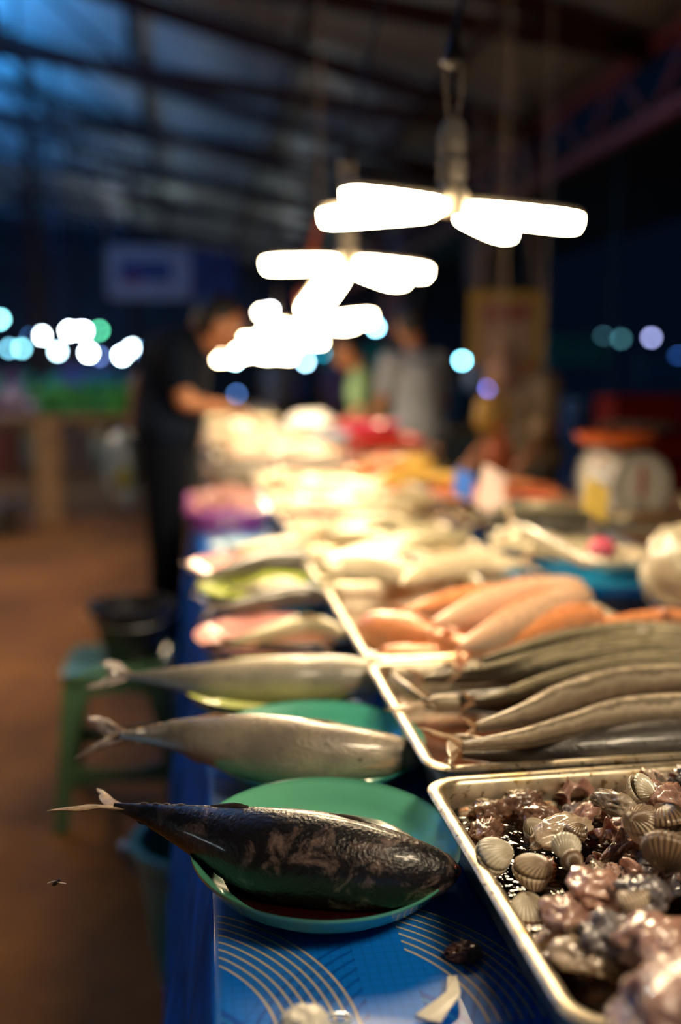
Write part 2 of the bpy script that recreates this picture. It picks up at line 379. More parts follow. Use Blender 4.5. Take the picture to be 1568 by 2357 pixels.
for i, (x, y, d, r, c, s) in enumerate(bulbs):
    zz = zone(x); cw_ = 'white' if s > 55 else ('green' if c[1] > c[2]*1.3 else ('pale blue' if s > 25 else ('violet' if c[0] > c[1]*.95 else 'dim blue')))
    p = D(x, y, d); t = empty('market_bulb', p, '%s far light spot, %s from left of those %s' % (cw_, ORDB[cnt[zz]], ['left of the man', 'past the counter', 'on the right'][zz]), 'light bulb', ['bulbs over the left stalls', 'bulbs beyond the end of the counter', 'bulbs over the right stalls'][zz]); cnt[zz] += 1
    MB().ell(p, (r, r, r), 12, 8).build('bulb', glow('bulb_%d' % i, c, s*1.5), t)
    MB().lathe(p, [(r*.45, r*.85), (r*.5, r*1.3), (r*.4, r*2.0), (r*.1, r*2.1)], 10).build('bulb_cap', m_dark, t)
    if p.z > 1: MB().tube([p+Vector((0, 0, r*2)), Vector((p.x, p.y, under_roof(p.x)))], .004, 5).build('cord', m_dark, t)
    else: MB().tube([p-Vector((0, 0, r)), Vector((p.x, p.y, 0))], .012, 6).build('stand', m_dark, t)  # low glowing bulbs on stands are put in for reflections
# cold strips added out of view to tint the left roof and far stalls
def cold(x, y, z, pw, c, s=.35):
    t = empty('roof_tint_light', (x, y, z), 'added cold blue strip light high over the stalls at the %s' % ('left' if x < 0 else 'right'), 'light', 'added cold strip lights')
    MB().bar((x-.6, y, z), (x+.6, y, z), .05, .04).build('light_tube', glow('tube_%.0f' % pw, c, pw), t)
    MB().bar((x-.95, y, z-.07), (x+.95, y, z-.07), 1.0, .03).build('floor_shield', m_dark, t)  # wide board added to keep the blue light off the floor
    for s in (-.5, .5): MB().tube([(x+s, y, z-.04), (x+s, y, under_roof(x+s))], .004, 5).build('chain', m_dark, t)

# ================================================================= TABLE AND CLOTH
m_wood = mat('rough_wood', (.26, .15, .08), .7, 0, .4, 12, .3, .004)
T = .80
def table(x0, x1, y0, y1, z, label, nlegs=3, wm=None):
    t = empty('market_table', ((x0+x1)/2, (y0+y1)/2, 0), label, 'table'); wm = wm or m_wood
    MB().box((x0, y0, z-.035), (x1, y1, z)).build('tabletop', wm, t, smooth=False)
    for i in range(nlegs):
        y = y0+.06+(y1-y0-.12)*i/(nlegs-1)
        for x in (x0+.05, x1-.05): MB().box((x-.03, y-.03, 0), (x+.03, y+.03, z-.035)).build('leg', wm, t, smooth=False)
    return t
table(.035, 1.12, .25, 3.99, T-.006, 'long fish table under the blue patterned cloth', 4)
# patterned oilcloth
m, nt, b = newmat('oilcloth'); co = tex(nt, 'UV'); sp = nd(nt, 'ShaderNodeSeparateXYZ'); nt.links.new(co, sp.inputs[0])
X = sp.outputs[0]; Y = sp.outputs[1]
def rings(cx, cy, px, py, r0, r1, freq, thick, quad):
    mx = mth(nt, 'SUBTRACT', mth(nt, 'MODULO', mth(nt, 'ADD', mth(nt, 'SUBTRACT', X, cx), 10*px), px), 0.0)
    my = mth(nt, 'SUBTRACT', mth(nt, 'MODULO', mth(nt, 'ADD', mth(nt, 'SUBTRACT', Y, cy), 10*py), py), 0.0)
    if quad < 0: mx = mth(nt, 'SUBTRACT', px, mx)
    xo = mth(nt, 'ADD', mx, .10)
    r = mth(nt, 'SQRT', mth(nt, 'ADD', mth(nt, 'MULTIPLY', xo, xo), mth(nt, 'MULTIPLY', my, my)))
    fr = mth(nt, 'FRACT', mth(nt, 'MULTIPLY', mth(nt, 'SUBTRACT', r, r0), freq))
    line = mth(nt, 'LESS_THAN', fr, thick)
    band = mth(nt, 'MULTIPLY', mth(nt, 'GREATER_THAN', r, r0), mth(nt, 'LESS_THAN', r, r1))
    return mth(nt, 'MULTIPLY', line, band), band
grid = mth(nt, 'MAXIMUM', mth(nt, 'LESS_THAN', mth(nt, 'FRACT', mth(nt, 'MULTIPLY', X, 110)), .1), mth(nt, 'LESS_THAN', mth(nt, 'FRACT', mth(nt, 'MULTIPLY', Y, 110)), .1))
l1, b1 = rings(.008, .655, .155, .30, .142, .205, 115, .22, 1)
l2, b2 = rings(.12, .60, .155, .30, .125, .21, 95, .30, -1)
l3, b3 = rings(.008, .60, .155, .30, .05, .142, 60, .16, 1)
base = mixc(nt, nz(nt, co, 6, 2), (.004, .20, .74), (.002, .14, .62))
c = mixc(nt, b3, base, (.003, .085, .46)); c = mixc(nt, mth(nt, 'MULTIPLY', l3, .6), c, (.03, .30, .62))
c = mixc(nt, mth(nt, 'MULTIPLY', l2, .75), c, (.0, .07, .40)); c = mixc(nt, mth(nt, 'MULTIPLY', grid, .3), c, (.0, .03, .15))
c = mixc(nt, mth(nt, 'MULTIPLY', b1, .25), c, (.05, .16, .34)); c = mixc(nt, l1, c, (.62, .50, .30))
dirt = nz(nt, co, 55, 6, .7); f = nd(nt, 'ShaderNodeMapRange'); f.inputs[1].default_value = .66; f.inputs[2].default_value = .72; nt.links.new(dirt, f.inputs[0])
c = mixc(nt, mth(nt, 'MULTIPLY', f.outputs[0], .7), c, (.03, .025, .02))
nt.links.new(c, b.inputs['Base Color']); b.inputs['Roughness'].default_value = .42; b.inputs['Specular IOR Level'].default_value = .14; b.inputs['Coat Weight'].default_value = .06; b.inputs['Coat Roughness'].default_value = .03
bump(nt, b, nz(nt, co, 25, 3), .25, .004); m_oil = m
mb = MB(); ny = 150; rr = []
for i in range(ny+1):
    y = .27+(3.98-.27)*i/ny; row = []
    for (s, x, z) in ((1.12, 1.15, .45), (1.1, 1.135, .7), (1.08, 1.125, .79), (1.06, 1.10, T), (.8, .8, T), (.5, .5, T), (.25, .25, T), (.12, .12, T), (.04, .04, T), (.015, .015, T), (.004, .006, T-.002), (-.006, 0, T-.008)):
        row.append((x, y, z, s))
    for kz in range(1, 12):
        z = T-.008-.068*kz*(1-.42*max(0, min(1, (y-1.78)/.06))*max(0, min(1, (2.26-y)/.06))); g = kz/11
        wv = math.sin(y*19+1.2)*.010+math.sin(y*43+g*2)*.005+math.sin(y*7.5)*.012
        row.append((-.002-.040*g**.8-abs(wv)*1.6*min(1, g*2.5), y, z, -.006-.068*kz))
    rr.append(row)
b0 = 0; n = len(rr[0])
for r in rr: mb.v += [Vector(p[:3]) for p in r]
for i in range(ny):
    for j in range(n-1):
        mb.face((i*n+j, i*n+j+1, (i+1)*n+j+1, (i+1)*n+j), ((rr[i][j][3], rr[i][j][1]), (rr[i][j+1][3], rr[i][j+1][1]), (rr[i+1][j+1][3], rr[i+1][j+1][1]), (rr[i+1][j][3], rr[i+1][j][1])))
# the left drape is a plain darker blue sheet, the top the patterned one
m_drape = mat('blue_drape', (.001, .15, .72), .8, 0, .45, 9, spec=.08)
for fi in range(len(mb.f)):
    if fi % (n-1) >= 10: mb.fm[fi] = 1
o = mb.build('tablecloth', [m_oil, m_drape]); tag(o, 'blue oilcloth with cream looping lines, draped over the left edge of the fish table', 'tablecloth')

# ================================================================= TRAYS
def steel(name, c=(.76, .67, .50), rough=.3, spots=False):
    m, nt, b = newmat(name); co = tex(nt); n = nz(nt, co, 35, 6, .7)
    cc = ramp(nt, n, [(.3, tuple(x*.6 for x in c)), (.6, c)])
    if spots:
        n2 = nz(nt, co, 130, 3, .6); f = nd(nt, 'ShaderNodeMapRange'); f.inputs[1].default_value = .60; f.inputs[2].default_value = .64; nt.links.new(n2, f.inputs[0])
        cc = mixc(nt, mth(nt, 'MULTIPLY', f.outputs[0], .85), cc, (.12, .07, .02))
        n3 = nz(nt, co, 28, 4, .6); f = nd(nt, 'ShaderNodeMapRange'); f.inputs[1].default_value = .54; f.inputs[2].default_value = .68; nt.links.new(n3, f.inputs[0]); cc = mixc(nt, mth(nt, 'MULTIPLY', f.outputs[0], .6), cc, (.50, .30, .06))
    nt.links.new(cc, b.inputs['Base Color']); b.inputs['Metallic'].default_value = .85
    rr = nd(nt, 'ShaderNodeMapRange'); rr.inputs[3].default_value = rough*.6; rr.inputs[4].default_value = rough*1.7; nt.links.new(n, rr.inputs[0]); nt.links.new(rr.outputs[0], b.inputs['Roughness'])
    bump(nt, b, n, .15, .002); return m
m_tray = steel('stainless_steel', spots=True)
def rrect(cx, cy, hx, hy, r, z, rot=0.0, seg=7):
    pts = []; ca, sa = math.cos(rot), math.sin(rot); r = min(r, hx, hy)
    for qx, qy, a0 in ((1, 1, 0), (-1, 1, PI/2), (-1, -1, PI), (1, -1, 1.5*PI)):
        for i in range(seg+1):
            a = a0+PI/2*i/seg; x = qx*(hx-r)+r*math.cos(a); y = qy*(hy-r)+r*math.sin(a)
            pts.append(Vector((cx+x*ca-y*sa, cy+x*sa+y*ca, z)))
    return pts
def tray(name, x0, x1, y0, y1, label, zr=.87, zb=None, mt=None, rim=.013, rot=0.0, r=.035, cat='tray', group=None, parent=None):
    zb = T+.001 if zb is None else zb; cx, cy, hx, hy = (x0+x1)/2, (y0+y1)/2, (x1-x0)/2, (y1-y0)/2
    L = [(0.001, zr-.007, r), (-.001, zr-.002, r), (.002, zr, r), (rim*.5, zr+.001, r*.9), (rim-.002, zr, r*.8), (rim+.001, zr-.004, r*.75), (rim+.004, zr-.02, r*.7), (rim+.010, zb+.012, r*.7), (rim+.016, zb+.004, r*.65), (rim+.03, zb+.003, r*.5),
         (rim+.03, zb, r*.5), (rim+.014, zb+.002, r*.65), (rim+.007, zb+.014, r*.7), (rim, zr-.02, r*.75), (rim-.004, zr-.007, r*.8)]
    rings = [rrect(cx, cy, hx-d, hy-d, rad, z, rot) for d, z, rad in L]
    mb = MB(); nn = len(rings[0]); 
    for q in rings: mb.v += q
    for i in range(len(rings)):
        if i == 9: continue
        k2 = (i+1) % len(rings)
        for j in range(nn): mb.face((i*nn+j, i*nn+(j+1) % nn, k2*nn+(j+1) % nn, k2*nn+j))
    mb.face(tuple(9*nn+j for j in range(nn))); mb.face(tuple(10*nn+j for j in range(nn)))
    o = mb.build(name, mt or m_tray, parent, sharp=50)
    if label: tag(o, label, cat, group)
    return o
tray('steel_tray', .222, .80, .545, .945, 'nearest steel pan, full of shellfish in brown water, dark specks on its rim', rot=0.02)
tray('steel_tray', .230, .86, .955, 1.345, 'steel tray of long silver fish behind the shellfish pan')
tray('steel_tray', .232, .70, 1.36, 1.88, 'steel tray holding the pink and orange fish')
tray('steel_tray', .225, .66, 1.90, 2.62, 'steel tray of pale silver fish behind the pink fish')
tray('steel_tray', .222, .75, 2.66, 3.22, 'steel tray of pale and red fish just beyond the basket of shrimp', )
tray('steel_tray', .215, .78, 3.25, 3.95, 'farthest steel tray on the blue cloth')

# ================================================================= PLATES
def plastic(name, c, rough=.3): return mat(name, c, rough, 0, .06, 12, coat=.7)
m_teal = plastic('teal_plastic', (.15, .58, .37), .25)
m_teal2 = plastic('deep_teal_plastic', (.07, .46, .34), .25)
m_lime = plastic('lime_plastic', (.42, .52, .05)); m_pink = plastic('pink_plastic', (.80, .36, .33)); m_sky = plastic('sky_plastic', (.35, .55, .75))
def plate(px, py, dia, m, label, tiltx=0.0, depth_=.032, z0=None, sy=1.0, group=None, zadd=0.0):
    c = Vector((px, py, (T if z0 is None else z0)+.001+zadd)); r = dia/2; M = Matrix.Rotation(tiltx, 3, 'X')
    prof = [(r*.02, .004), (r*.60, .004), (r*.70, .007), (r*.86, depth_*.55), (r*.965, depth_*.9), (r*.985, depth_*.93), (r, depth_), (r*1.0, depth_-.003), (r*.985, depth_-.005), (r*.90, depth_*.45), (r*.76, .003), (r*.66, .001), (r*.62, 0), (r*.60, .0015), (r*.02, .0015)]
    o = MB().lathe(c, prof, 72, 1, sy, M).build('plate', m, sharp=60); tag(o, label, 'plate', group); return o
plate(.112, .877, .252, m_teal, 'nearest teal plastic plate, under the dark mottled fish', .035, .036, sy=1.05, zadd=.006)
plate(.134, 1.141, .264, m_teal2, 'second teal plate from the front, under a silver fish', .03, zadd=.006)
plate(.097, 1.398, .250, m_lime, 'lime green plate under the third silver fish', .0, z0=T)
plate(.117, 1.665, .258, m_pink, 'pink plate holding one pale fish beside the tray of pink fish', .0)
plate(.125, 1.945, .258, m_lime, 'pale green plate with a dark fish, between two pink plates', .0, zadd=.024)
plate(.140, 1.948, .255, m_teal2, 'teal plate stacked underneath the pale green plate', .0)
plate(.105, 2.235, .262, m_pink, 'farther pink plate with dark fish heaped on it', .0, zadd=.012)
plate(.125, 2.53, .20, m_sky, 'small pale blue plate near the basket of shrimp', .0, zadd=.004)
# blood in the nearest plate
o = MB().lathe((.112, .872, T+.0195), [(.001, .0012), (.096, .001), (.101, 0), (.001, -.0005)], 40, 1, 1, Matrix.Rotation(.035, 3, 'X')).build('blood_puddle', mat('blood', (.014, .0008, .0008), .06, 0, .2, 9, coat=1))
tag(o, 'dark red blood pooled in the nearest teal plate', 'blood')

# ================================================================= FISH
def half(prof, t):
    for i in range(len(prof)-1):
        if t <= prof[i+1][0]:
            a, b_ = prof[i], prof[i+1]; f = (t-a[0])/(b_[0]-a[0]); f = f*f*(3-2*f)*.5+f*.5; return a[1]+(b_[1]-a[1])*f
    return prof[-1][1]
PROF = {'tuna': [(0,.04),(.03,.28),(.09,.50),(.18,.74),(.3,.93),(.42,1),(.55,.93),(.7,.66),(.83,.36),(.93,.14),(1,.08)],
        'slim': [(0,.05),(.03,.32),(.1,.62),(.22,.9),(.38,1),(.55,.93),(.7,.7),(.85,.4),(.95,.2),(1,.16)],
        'deep': [(0,.06),(.04,.36),(.12,.68),(.25,.95),(.37,1),(.52,.9),(.68,.62),(.82,.36),(.93,.2),(1,.17)]}
m_fin = mat('pale_fin', (.50, .36, .23), .4, 0, .4, 60, .3, .002, coat=.3, sss=.15)
m_findark = mat('dark_fin', (.10, .075, .06), .35, 0, .5, 60, .3, .002, coat=.4)
m_eye = mat('fish_eye_dark', (.01, .01, .012), .05, coat=1); m_iris = mat('fish_iris', (.55, .50, .36), .15, .4, coat=1); m_redeye = mat('fish_iris_red', (.60, .06, .03), .15, 0, coat=1)
def blade(outline, n, th, name, m, parent):
    """thin fin: closed outline (first = base side) with a rounded thickness"""
    n = n.normalized(); c = sum(outline, Vector())/len(outline)
    r0 = [p.lerp(c, .0) for p in outline]; up_ = [p.lerp(c, .22)+n*th for p in outline]; dn = [p.lerp(c, .22)-n*th for p in outline]
    mb = MB(); mb.loft([dn, r0, up_]); return mb.build(name, m, parent)
def fishbody(pts, hs, wf=.8, dors=(0, 0, 1), kind='tuna', mt=None, nose_first=True, name='fish', label='', group=None, tail=None, finm=None, fins=True, eye=True, seg=28, N=44, eyem=None, prof_from_h=False, tail_scale=1.0, pect=True, gill=True, single=False, sidefin=None):
    """pts: centre line nose -> tail base; hs: half height at every control point (or one maximum)"""
    pts = [Vector(p) for p in pts]; dors = Vector(dors).normalized(); finm = finm or m_fin
    mid = pts[len(pts)//2].copy()
    H = max(hs) if isinstance(hs, (list, tuple)) else hs
    cl = [tuple(p) for p in pts]
    fr = []; 
    for i in range(N+1):
        t = i/N; tt = t**1.15 if t < .5 else t  # dense near the nose
        tt = t
        p = Vector(cr(cl, tt)); q = Vector(cr(cl, min(1, tt+.02)))-Vector(cr(cl, max(0, tt-.02))); q.normalize()
        dv = (dors-q*dors.dot(q)).normalized(); sv = q.cross(dv)
        if isinstance(hs, (list, tuple)):
            h = cr([(x,) for x in hs], tt)[0]
            cap_ = min(1, math.sqrt(max(tt, .0008)/.07)) if tt < .07 else 1; h = max(h, .0015)*max(cap_, .12)
        else: h = H*half(PROF[kind], tt)
        wd = h*wf*(1.0 if tt < .6 else 1-.35*(tt-.6)/.4)
        fr.append((p, q, dv, sv, h, wd, tt))
    # root
    if single:
        root = None
    else: root = empty(name, mid, label, 'fish', group)
    mb = MB(); rings = []
    for p, q, dv, sv, h, wd, t in fr:
        ring = []
        for j in range(seg):
            a = 2*PI*j/seg; ca, sa = math.cos(a), math.sin(a)
            k_ = 1.0
            if .16 < t < .19 and abs(ca) < .75: k_ = .975
            if t < .12 and -.5 < ca < -.2: k_ *= .97
            e = 1-.06*sa*sa*sa*sa
            ring.append(p+dv*ca*h*k_*e+sv*sa*wd*k_)
        rings.append(ring)
    mb.loft(rings, us=[f[6] for f in fr])
    if single:
        P0, q, dv, sv, h, wd, t = fr[-1]; L = (pts[0]-pts[-1]).length*.16*tail_scale
        b0 = len(mb.v)
        n_ = q.cross(dv).normalized()*.0015
        for sg in (1, -1):
            o1 = [P0-q*.01+dv*h*sg*.8, P0-q*.01-dv*h*sg*.3, P0+q*L*.35+dv*sg*L*.02, P0+q*L*.95+dv*sg*L*.72, P0+q*L*.5+dv*sg*L*.5]
            mb.loft([[x-n_ for x in o1], [x+n_ for x in o1]])
        o = mb.build(name, mt, smooth=True); tag(o, label, 'fish', group); return o
    mb.build('body', mt, root)
    # tail fin
    P0, q, dv, sv, h, wd, t = fr[-1]; L0 = (pts[0]-pts[-1]).length
    if tail is None:
        L = L0*.17*tail_scale; tips = [P0+q*L+dv*L*.8, P0+q*L-dv*L*.8]
    else: tips = [Vector(x) for x in tail]
    for i, tip in enumerate(tips):
        sg = 1 if (tip-P0).dot(dv) > (tips[1-i]-P0).dot(dv) else -1
        ax = tip-P0; ln = ax.length; nrm = (tips[0]-P0).cross(tips[1]-P0)
        if nrm.length < 1e-6: nrm = sv
        nrm.normalize(); sd = nrm.cross(ax).normalized()
        if sd.dot(tips[1-i]-P0) > 0: sd = -sd           # sd points away from the other lobe
        ol = [P0-q*.012+sd*max(h, .003), P0+ax*.2+sd*ln*.085, P0+ax*.5+sd*ln*.10, P0+ax*.8+sd*ln*.06, tip, P0+ax*.86-sd*ln*.03, P0+ax*.72-sd*ln*.02, P0+ax*.6-sd*ln*.07, P0+ax*.4-sd*ln*.10, P0+ax*.22-sd*ln*.10, P0-q*.012-sd*max(h, .003)]
        ol = [o_+nrm*random.uniform(-.0012, .0012) for o_ in ol]
        blade(ol, nrm, .0011, 'tail_fin', finm, root)
    if fins:
        def fin(t0, t1, hgt, sg, nm, lean=.5):
            i0, i1 = int(t0*N), int(t1*N); ol = []; top = []
            for i in range(i0, i1+1):
                p, q_, dv_, sv_, h_, w_, _ = fr[i]; ol.append(p+dv_*sg*h_*.93)
            for i in range(i1, i0-1, -1):
                p, q_, dv_, sv_, h_, w_, _ = fr[i]; f_ = (i-i0)/max(1, (i1-i0)); hh = hgt*(math.sin(min(1, f_*1.6+.25)*PI*.5)*(1-f_*.75))
                top.append(p+dv_*sg*(h_*.96+hh)+q_*hh*lean)
            blade(ol+top, fr[i0][3], .001, nm, sidefin or finm, root)
        if kind == 'tuna':
            fin(.34, .44, H*.16, 1, 'dorsal_fin', 1.2); fin(.62, .69, H*.14, 1, 'dorsal_fin', 1.0); fin(.66, .72, H*.14, -1, 'anal_fin', 1.0)
            for s_ in (1, -1):
                for t_ in (.76, .80, .84, .88): fin(t_, t_+.03, H*.06, s_, 'finlet', 1.0)
        else:
            fin(.28, .52, H*.35, 1, 'dorsal_fin', .6); fin(.6, .72, H*.3, -1, 'anal_fin', .8)
    # near-side pectoral fin and eyes
    for sg in (1, -1):
        if eye:
            p, q_, dv_, sv_, h_, w_, _ = fr[max(2, int(.065*N))]
            ep = p+sv_*sg*w_*.86+dv_*h_*.12; r_ = H*.13
            Mx = Matrix((sv_*sg, q_, dv_)).transposed()
            e = MB().ell(ep, (r_*.45, r_, r_), 14, 8, Mx).build('eye', eyem or m_iris, root)
            MB().ell(ep+sv_*sg*r_*.22, (r_*.32, r_*.6, r_*.6), 12, 8, Mx).build('pupil', m_eye, e)
        if pect:
            p, q_, dv_, sv_, h_, w_, _ = fr[int(.2*N)]
            a = p+sv_*sg*w_*1.0+dv_*h_*-.1; ln = H*1.05
            d1 = (q_*1.0-dv_*.18+sv_*sg*.08).normalized()
            ol = [a+dv_*H*.13, a+d1*ln*.45+dv_*H*.13, a+d1*ln, a+d1*ln*.6-dv_*H*.10, a-dv_*H*.13]
            blade(ol, sv_, .0012, 'pectoral_fin', finm, root)
    return root
def fpx(out, z, **k):
    """out: (x, top, bottom) pixels read off the photo, nose first; z: height(s) of the centre line"""
    pts = []; hs = []
    for i, (x, a, b_) in enumerate(out):
        zz = z[i] if isinstance(z, (list, tuple)) else z
        p = P(x, (a+b_)/2, zz); pts.append(p); hs.append((b_-a)/2/F*depth(p))
    return fishbody(pts, hs, **k)

f_dark = fish_mat('mottled_black_skin', (.008, .008, .010), (.014, .012, .013), (.006, .007, .007), mott=(.22, .15, .13), mscale=30, mth_=(.52, .66), rough=.24, metal=.05, coat=.3, streak=.1, bmp=.55, tailc=(.008, .010, .014))
f_silver = fish_mat('silver_skin', (.60, .50, .34), (.68, .58, .43), (.26, .26, .20), mott=(.13, .12, .12), mscale=16, mth_=(.55, .75), rough=.2, coat=.9, metal=.15, iri=(.36, .31, .26), bmp=.6, tailc=(.05, .06, .08), tail_sheen=(.20, .36, .55), headc=(.12, .10, .09), blot=(.34, .29, .24))
f_silver3 = fish_mat('blue_silver_skin', (.62, .54, .38), (.60, .56, .46), (.22, .25, .28), mott=(.12, .12, .14), mscale=14, mth_=(.58, .8), rough=.3, metal=.15, iri=(.38, .36, .32), bmp=.5, tailc=(.08, .09, .11), tail_sheen=(.24, .38, .52), headc=(.12, .10, .09), blot=(.40, .37, .32))
m_seam = None
# the three big fish
f1 = fpx([(1060,1982,2018),(1000,1950,2062),(900,1914,2088),(760,1876,2090),(610,1860,2062),(450,1853,1966),(350,1850,1905),(262,1848,1862)],
    [.845,.846,.848,.850,.852,.858,.864,.870], wf=.86, dors=(0, .25, 1), kind='tuna', mt=f_dark, name='tuna', label='dark mottled tuna on the nearest teal plate, its tail sticking out past the table', eyem=m_redeye,
    tail=[D(106, 1866, .935), D(222, 1815, 1.0)], finm=m_fin, sidefin=m_findark, pect=False, seg=40, N=80)
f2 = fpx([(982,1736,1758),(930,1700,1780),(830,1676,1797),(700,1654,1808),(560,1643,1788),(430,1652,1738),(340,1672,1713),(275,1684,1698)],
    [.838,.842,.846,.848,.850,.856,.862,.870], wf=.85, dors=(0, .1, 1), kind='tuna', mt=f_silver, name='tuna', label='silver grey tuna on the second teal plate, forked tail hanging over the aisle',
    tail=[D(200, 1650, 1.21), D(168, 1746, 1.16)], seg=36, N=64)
f3 = fpx([(900,1545,1570),(860,1520,1600),(780,1508,1612),(680,1508,1622),(570,1515,1618),(450,1530,1598),(360,1542,1576),(290,1550,1563)],
    [.838,.842,.844,.846,.848,.854,.862,.868], wf=.85, dors=(0, .1, 1), kind='tuna', mt=f_silver3, name='tuna', label='pale blue-grey tuna on the lime green plate',
    tail=[D(234, 1524, 1.46), D(194, 1584, 1.42)], seg=32, N=56)

# long silver fish of the second tray, undersides darkened to paint the gaps between them
fB = [fish_mat('long_fish_dark', (.10, .09, .08), (.05, .045, .045), (.012, .011, .012), rough=.2, metal=.2, streak=.6, bmp=.6),
      fish_mat('long_fish_pale', (.90, .76, .54), (.36, .28, .20), (.018, .016, .016), lines=2.5, rough=.18, metal=.2, streak=.55, bmp=.9, coat=.9),
      fish_mat('long_fish_green', (.85, .74, .48), (.13, .115, .075), (.02, .02, .018), lines=3.5, rough=.18, metal=.3, streak=.85, bmp=.9, coat=.9)]
B = [([(1900,1690,1740),(1780,1665,1785),(1568,1652,1795),(1400,1668,1792),(1250,1690,1778),(1150,1702,1764),(1065,1722,1748)], .858, 0, 'darkest long fish, lying against the near wall of its tray'),
     ([(1900,1610,1650),(1780,1595,1675),(1568,1592,1682),(1430,1604,1692),(1320,1638,1706),(1200,1675,1728),(1065,1704,1734)], .888, 1, 'long pale-topped fish lying over the darkest one, its tail on the tray rim'),
     ([(1880,1560,1590),(1760,1535,1612),(1568,1526,1612),(1420,1535,1630),(1300,1568,1660),(1190,1622,1682),(1095,1662,1688)], .888, 1, 'second broad pale long fish, bending down to its tail at the left'),
     ([(1760,1575,1605),(1600,1550,1625),(1450,1540,1620),(1300,1560,1635),(1180,1580,1648),(1080,1590,1640),(985,1598,1614)], .855, 0, 'dark long fish half buried beneath the broad pale ones'),
     ([(1760,1480,1510),(1640,1475,1540),(1500,1470,1545),(1350,1485,1560),(1200,1515,1575),(1080,1535,1580),(975,1552,1572)], .868, 2, 'olive silver long fish pointing its tail at the third tuna'),
     ([(1700,1455,1480),(1600,1440,1500),(1470,1428,1492),(1360,1436,1496),(1260,1458,1512),(1180,1485,1525),(1110,1510,1530)], .888, 2, 'long fish arched highest at the back of the second tray'),
     ([(1760,1515,1540),(1640,1500,1560),(1500,1500,1565),(1380,1515,1575),(1260,1548,1600),(1160,1585,1622),(1090,1604,1622)], .880, 2, 'green-grey long fish between the arched one and the broad pale one'),
     ([(1720,1470,1490),(1600,1462,1512),(1480,1452,1512),(1360,1465,1522),(1250,1492,1538),(1150,1520,1552),(1060,1540,1556)], .880, 2, 'slender olive fish lying just in front of the highest arched one'),
     ([(1560,1520,1545),(1420,1510,1560),(1300,1520,1570),(1180,1530,1580),(1080,1530,1575),(1000,1535,1565),(930,1545,1560)], .852, 0, 'dark thin fish at the far left of the second tray'),]
for out, z, mi, lab in B:
    fpx(out, z, wf=.85, dors=(0, -.25, 1), kind='slim', mt=fB[mi], name='long_fish', label=lab, finm=m_fin, fins=False, seg=24, N=44, tail_scale=.28, pect=False)
# tails / small fish lying over the tray rim
m_small = fish_mat('small_fish_skin', (.36, .28, .18), (.40, .33, .22), (.15, .12, .09), rough=.3, metal=.3, bmp=.3)
for out, z, lab, tl in [([(1120,1700,1735),(1080,1690,1722),(1045,1690,1715)], .878, 'short pale fish tail poking over the tray rim beside the second tuna', [D(955,1672,1.07), D(1035,1760,1.02)]),
                    ([(900,1545,1575),(935,1570,1608),(960,1590,1618),(985,1610,1625)], .878, 'small fish straddling the tray rim at the nose of the third tuna', [D(1010,1640,1.2), D(930,1640,1.18)]),
                    ([(1060,1598,1640),(1010,1600,1640),(975,1612,1632)], .874, 'small fish with a pale tail reaching over the rim toward the teal plate', [D(884,1634,1.2), D(930,1612,1.22)])]:
    fpx(out, z, wf=.7, dors=(0, .1, 1), kind='slim', mt=m_small, name='small_fish', label=lab, fins=False, eye=False, pect=False, seg=16, N=16, tail=tl)

# pink fish
fC = [fish_mat('orange_pink_skin', (.80, .22, .06), (.85, .34, .14), (.85, .52, .32), rough=.25, metal=.12, streak=.12, bmp=.3),
      fish_mat('pale_pink_skin', (.80, .34, .18), (.85, .56, .38), (.82, .66, .52), rough=.25, metal=.12, streak=.1, bmp=.3)]
m_redfin = mat('red_orange_fin', (.72, .28, .14), .4, 0, .3, 50, coat=.3)
Cc = [([(818,1425,1470),(860,1402,1500),(930,1408,1518),(1010,1438,1522),(1080,1468,1518),(1125,1488,1508)], .868, 0, 'orange pink fish at the left end of the third tray, facing the rim'),
      ([(1350,1338,1368),(1310,1322,1388),(1220,1325,1418),(1130,1350,1442),(1050,1395,1448),(1000,1425,1445)], .905, 1, 'pale pink fish topmost on its tray, red at the snout'),
      ([(1362,1350,1380),(1320,1345,1412),(1240,1365,1460),(1160,1410,1490),(1100,1450,1500),(1060,1478,1498)], .895, 1, 'large pinkish fish lying right in front of the topmost one'),
      ([(1395,1402,1430),(1350,1385,1452),(1280,1398,1480),(1200,1435,1502),(1130,1468,1512),(1080,1490,1510)], .880, 0, 'yellowish pink fish along the front of the third tray'),
      ([(1190,1352,1372),(1140,1342,1388),(1070,1350,1402),(1000,1370,1412),(960,1388,1410),(935,1398,1410)], .885, 0, 'small orange fish with a reddish belly behind the topmost pink fish'),
      ([(870,1490,1515),(920,1480,1528),(1000,1480,1532),(1090,1488,1534),(1170,1492,1528),(1230,1492,1510)], .856, 0, 'orange fish pressed along the near rim of the third tray'),
      ([(960,1448,1470),(1010,1432,1492),(1080,1428,1500),(1140,1435,1500),(1200,1450,1498),(1240,1462,1488)], .868, 1, 'pale pink fish half hidden under the others in the middle of the third tray'),
      ([(1600,1410,1440),(1550,1398,1448),(1490,1402,1450),(1430,1412,1448),(1390,1420,1444)], .88, 0, 'brick red fish at the right edge behind the long silver fish')]
for out, z, mi, lab in Cc:
    fpx(out, z, wf=.7, dors=(0, .8, .6), kind='deep', mt=fC[mi], name='pink_fish', label=lab, finm=m_redfin, tail_scale=.6, pect=False, seg=24, N=36)
o = MB().ell(P(1530, 1425, .9), (.010, .010, .018), 12, 8).build('fish_fin_scrap', m_redfin); tag(o, 'small red pointed scrap standing at the right edge', 'scrap')

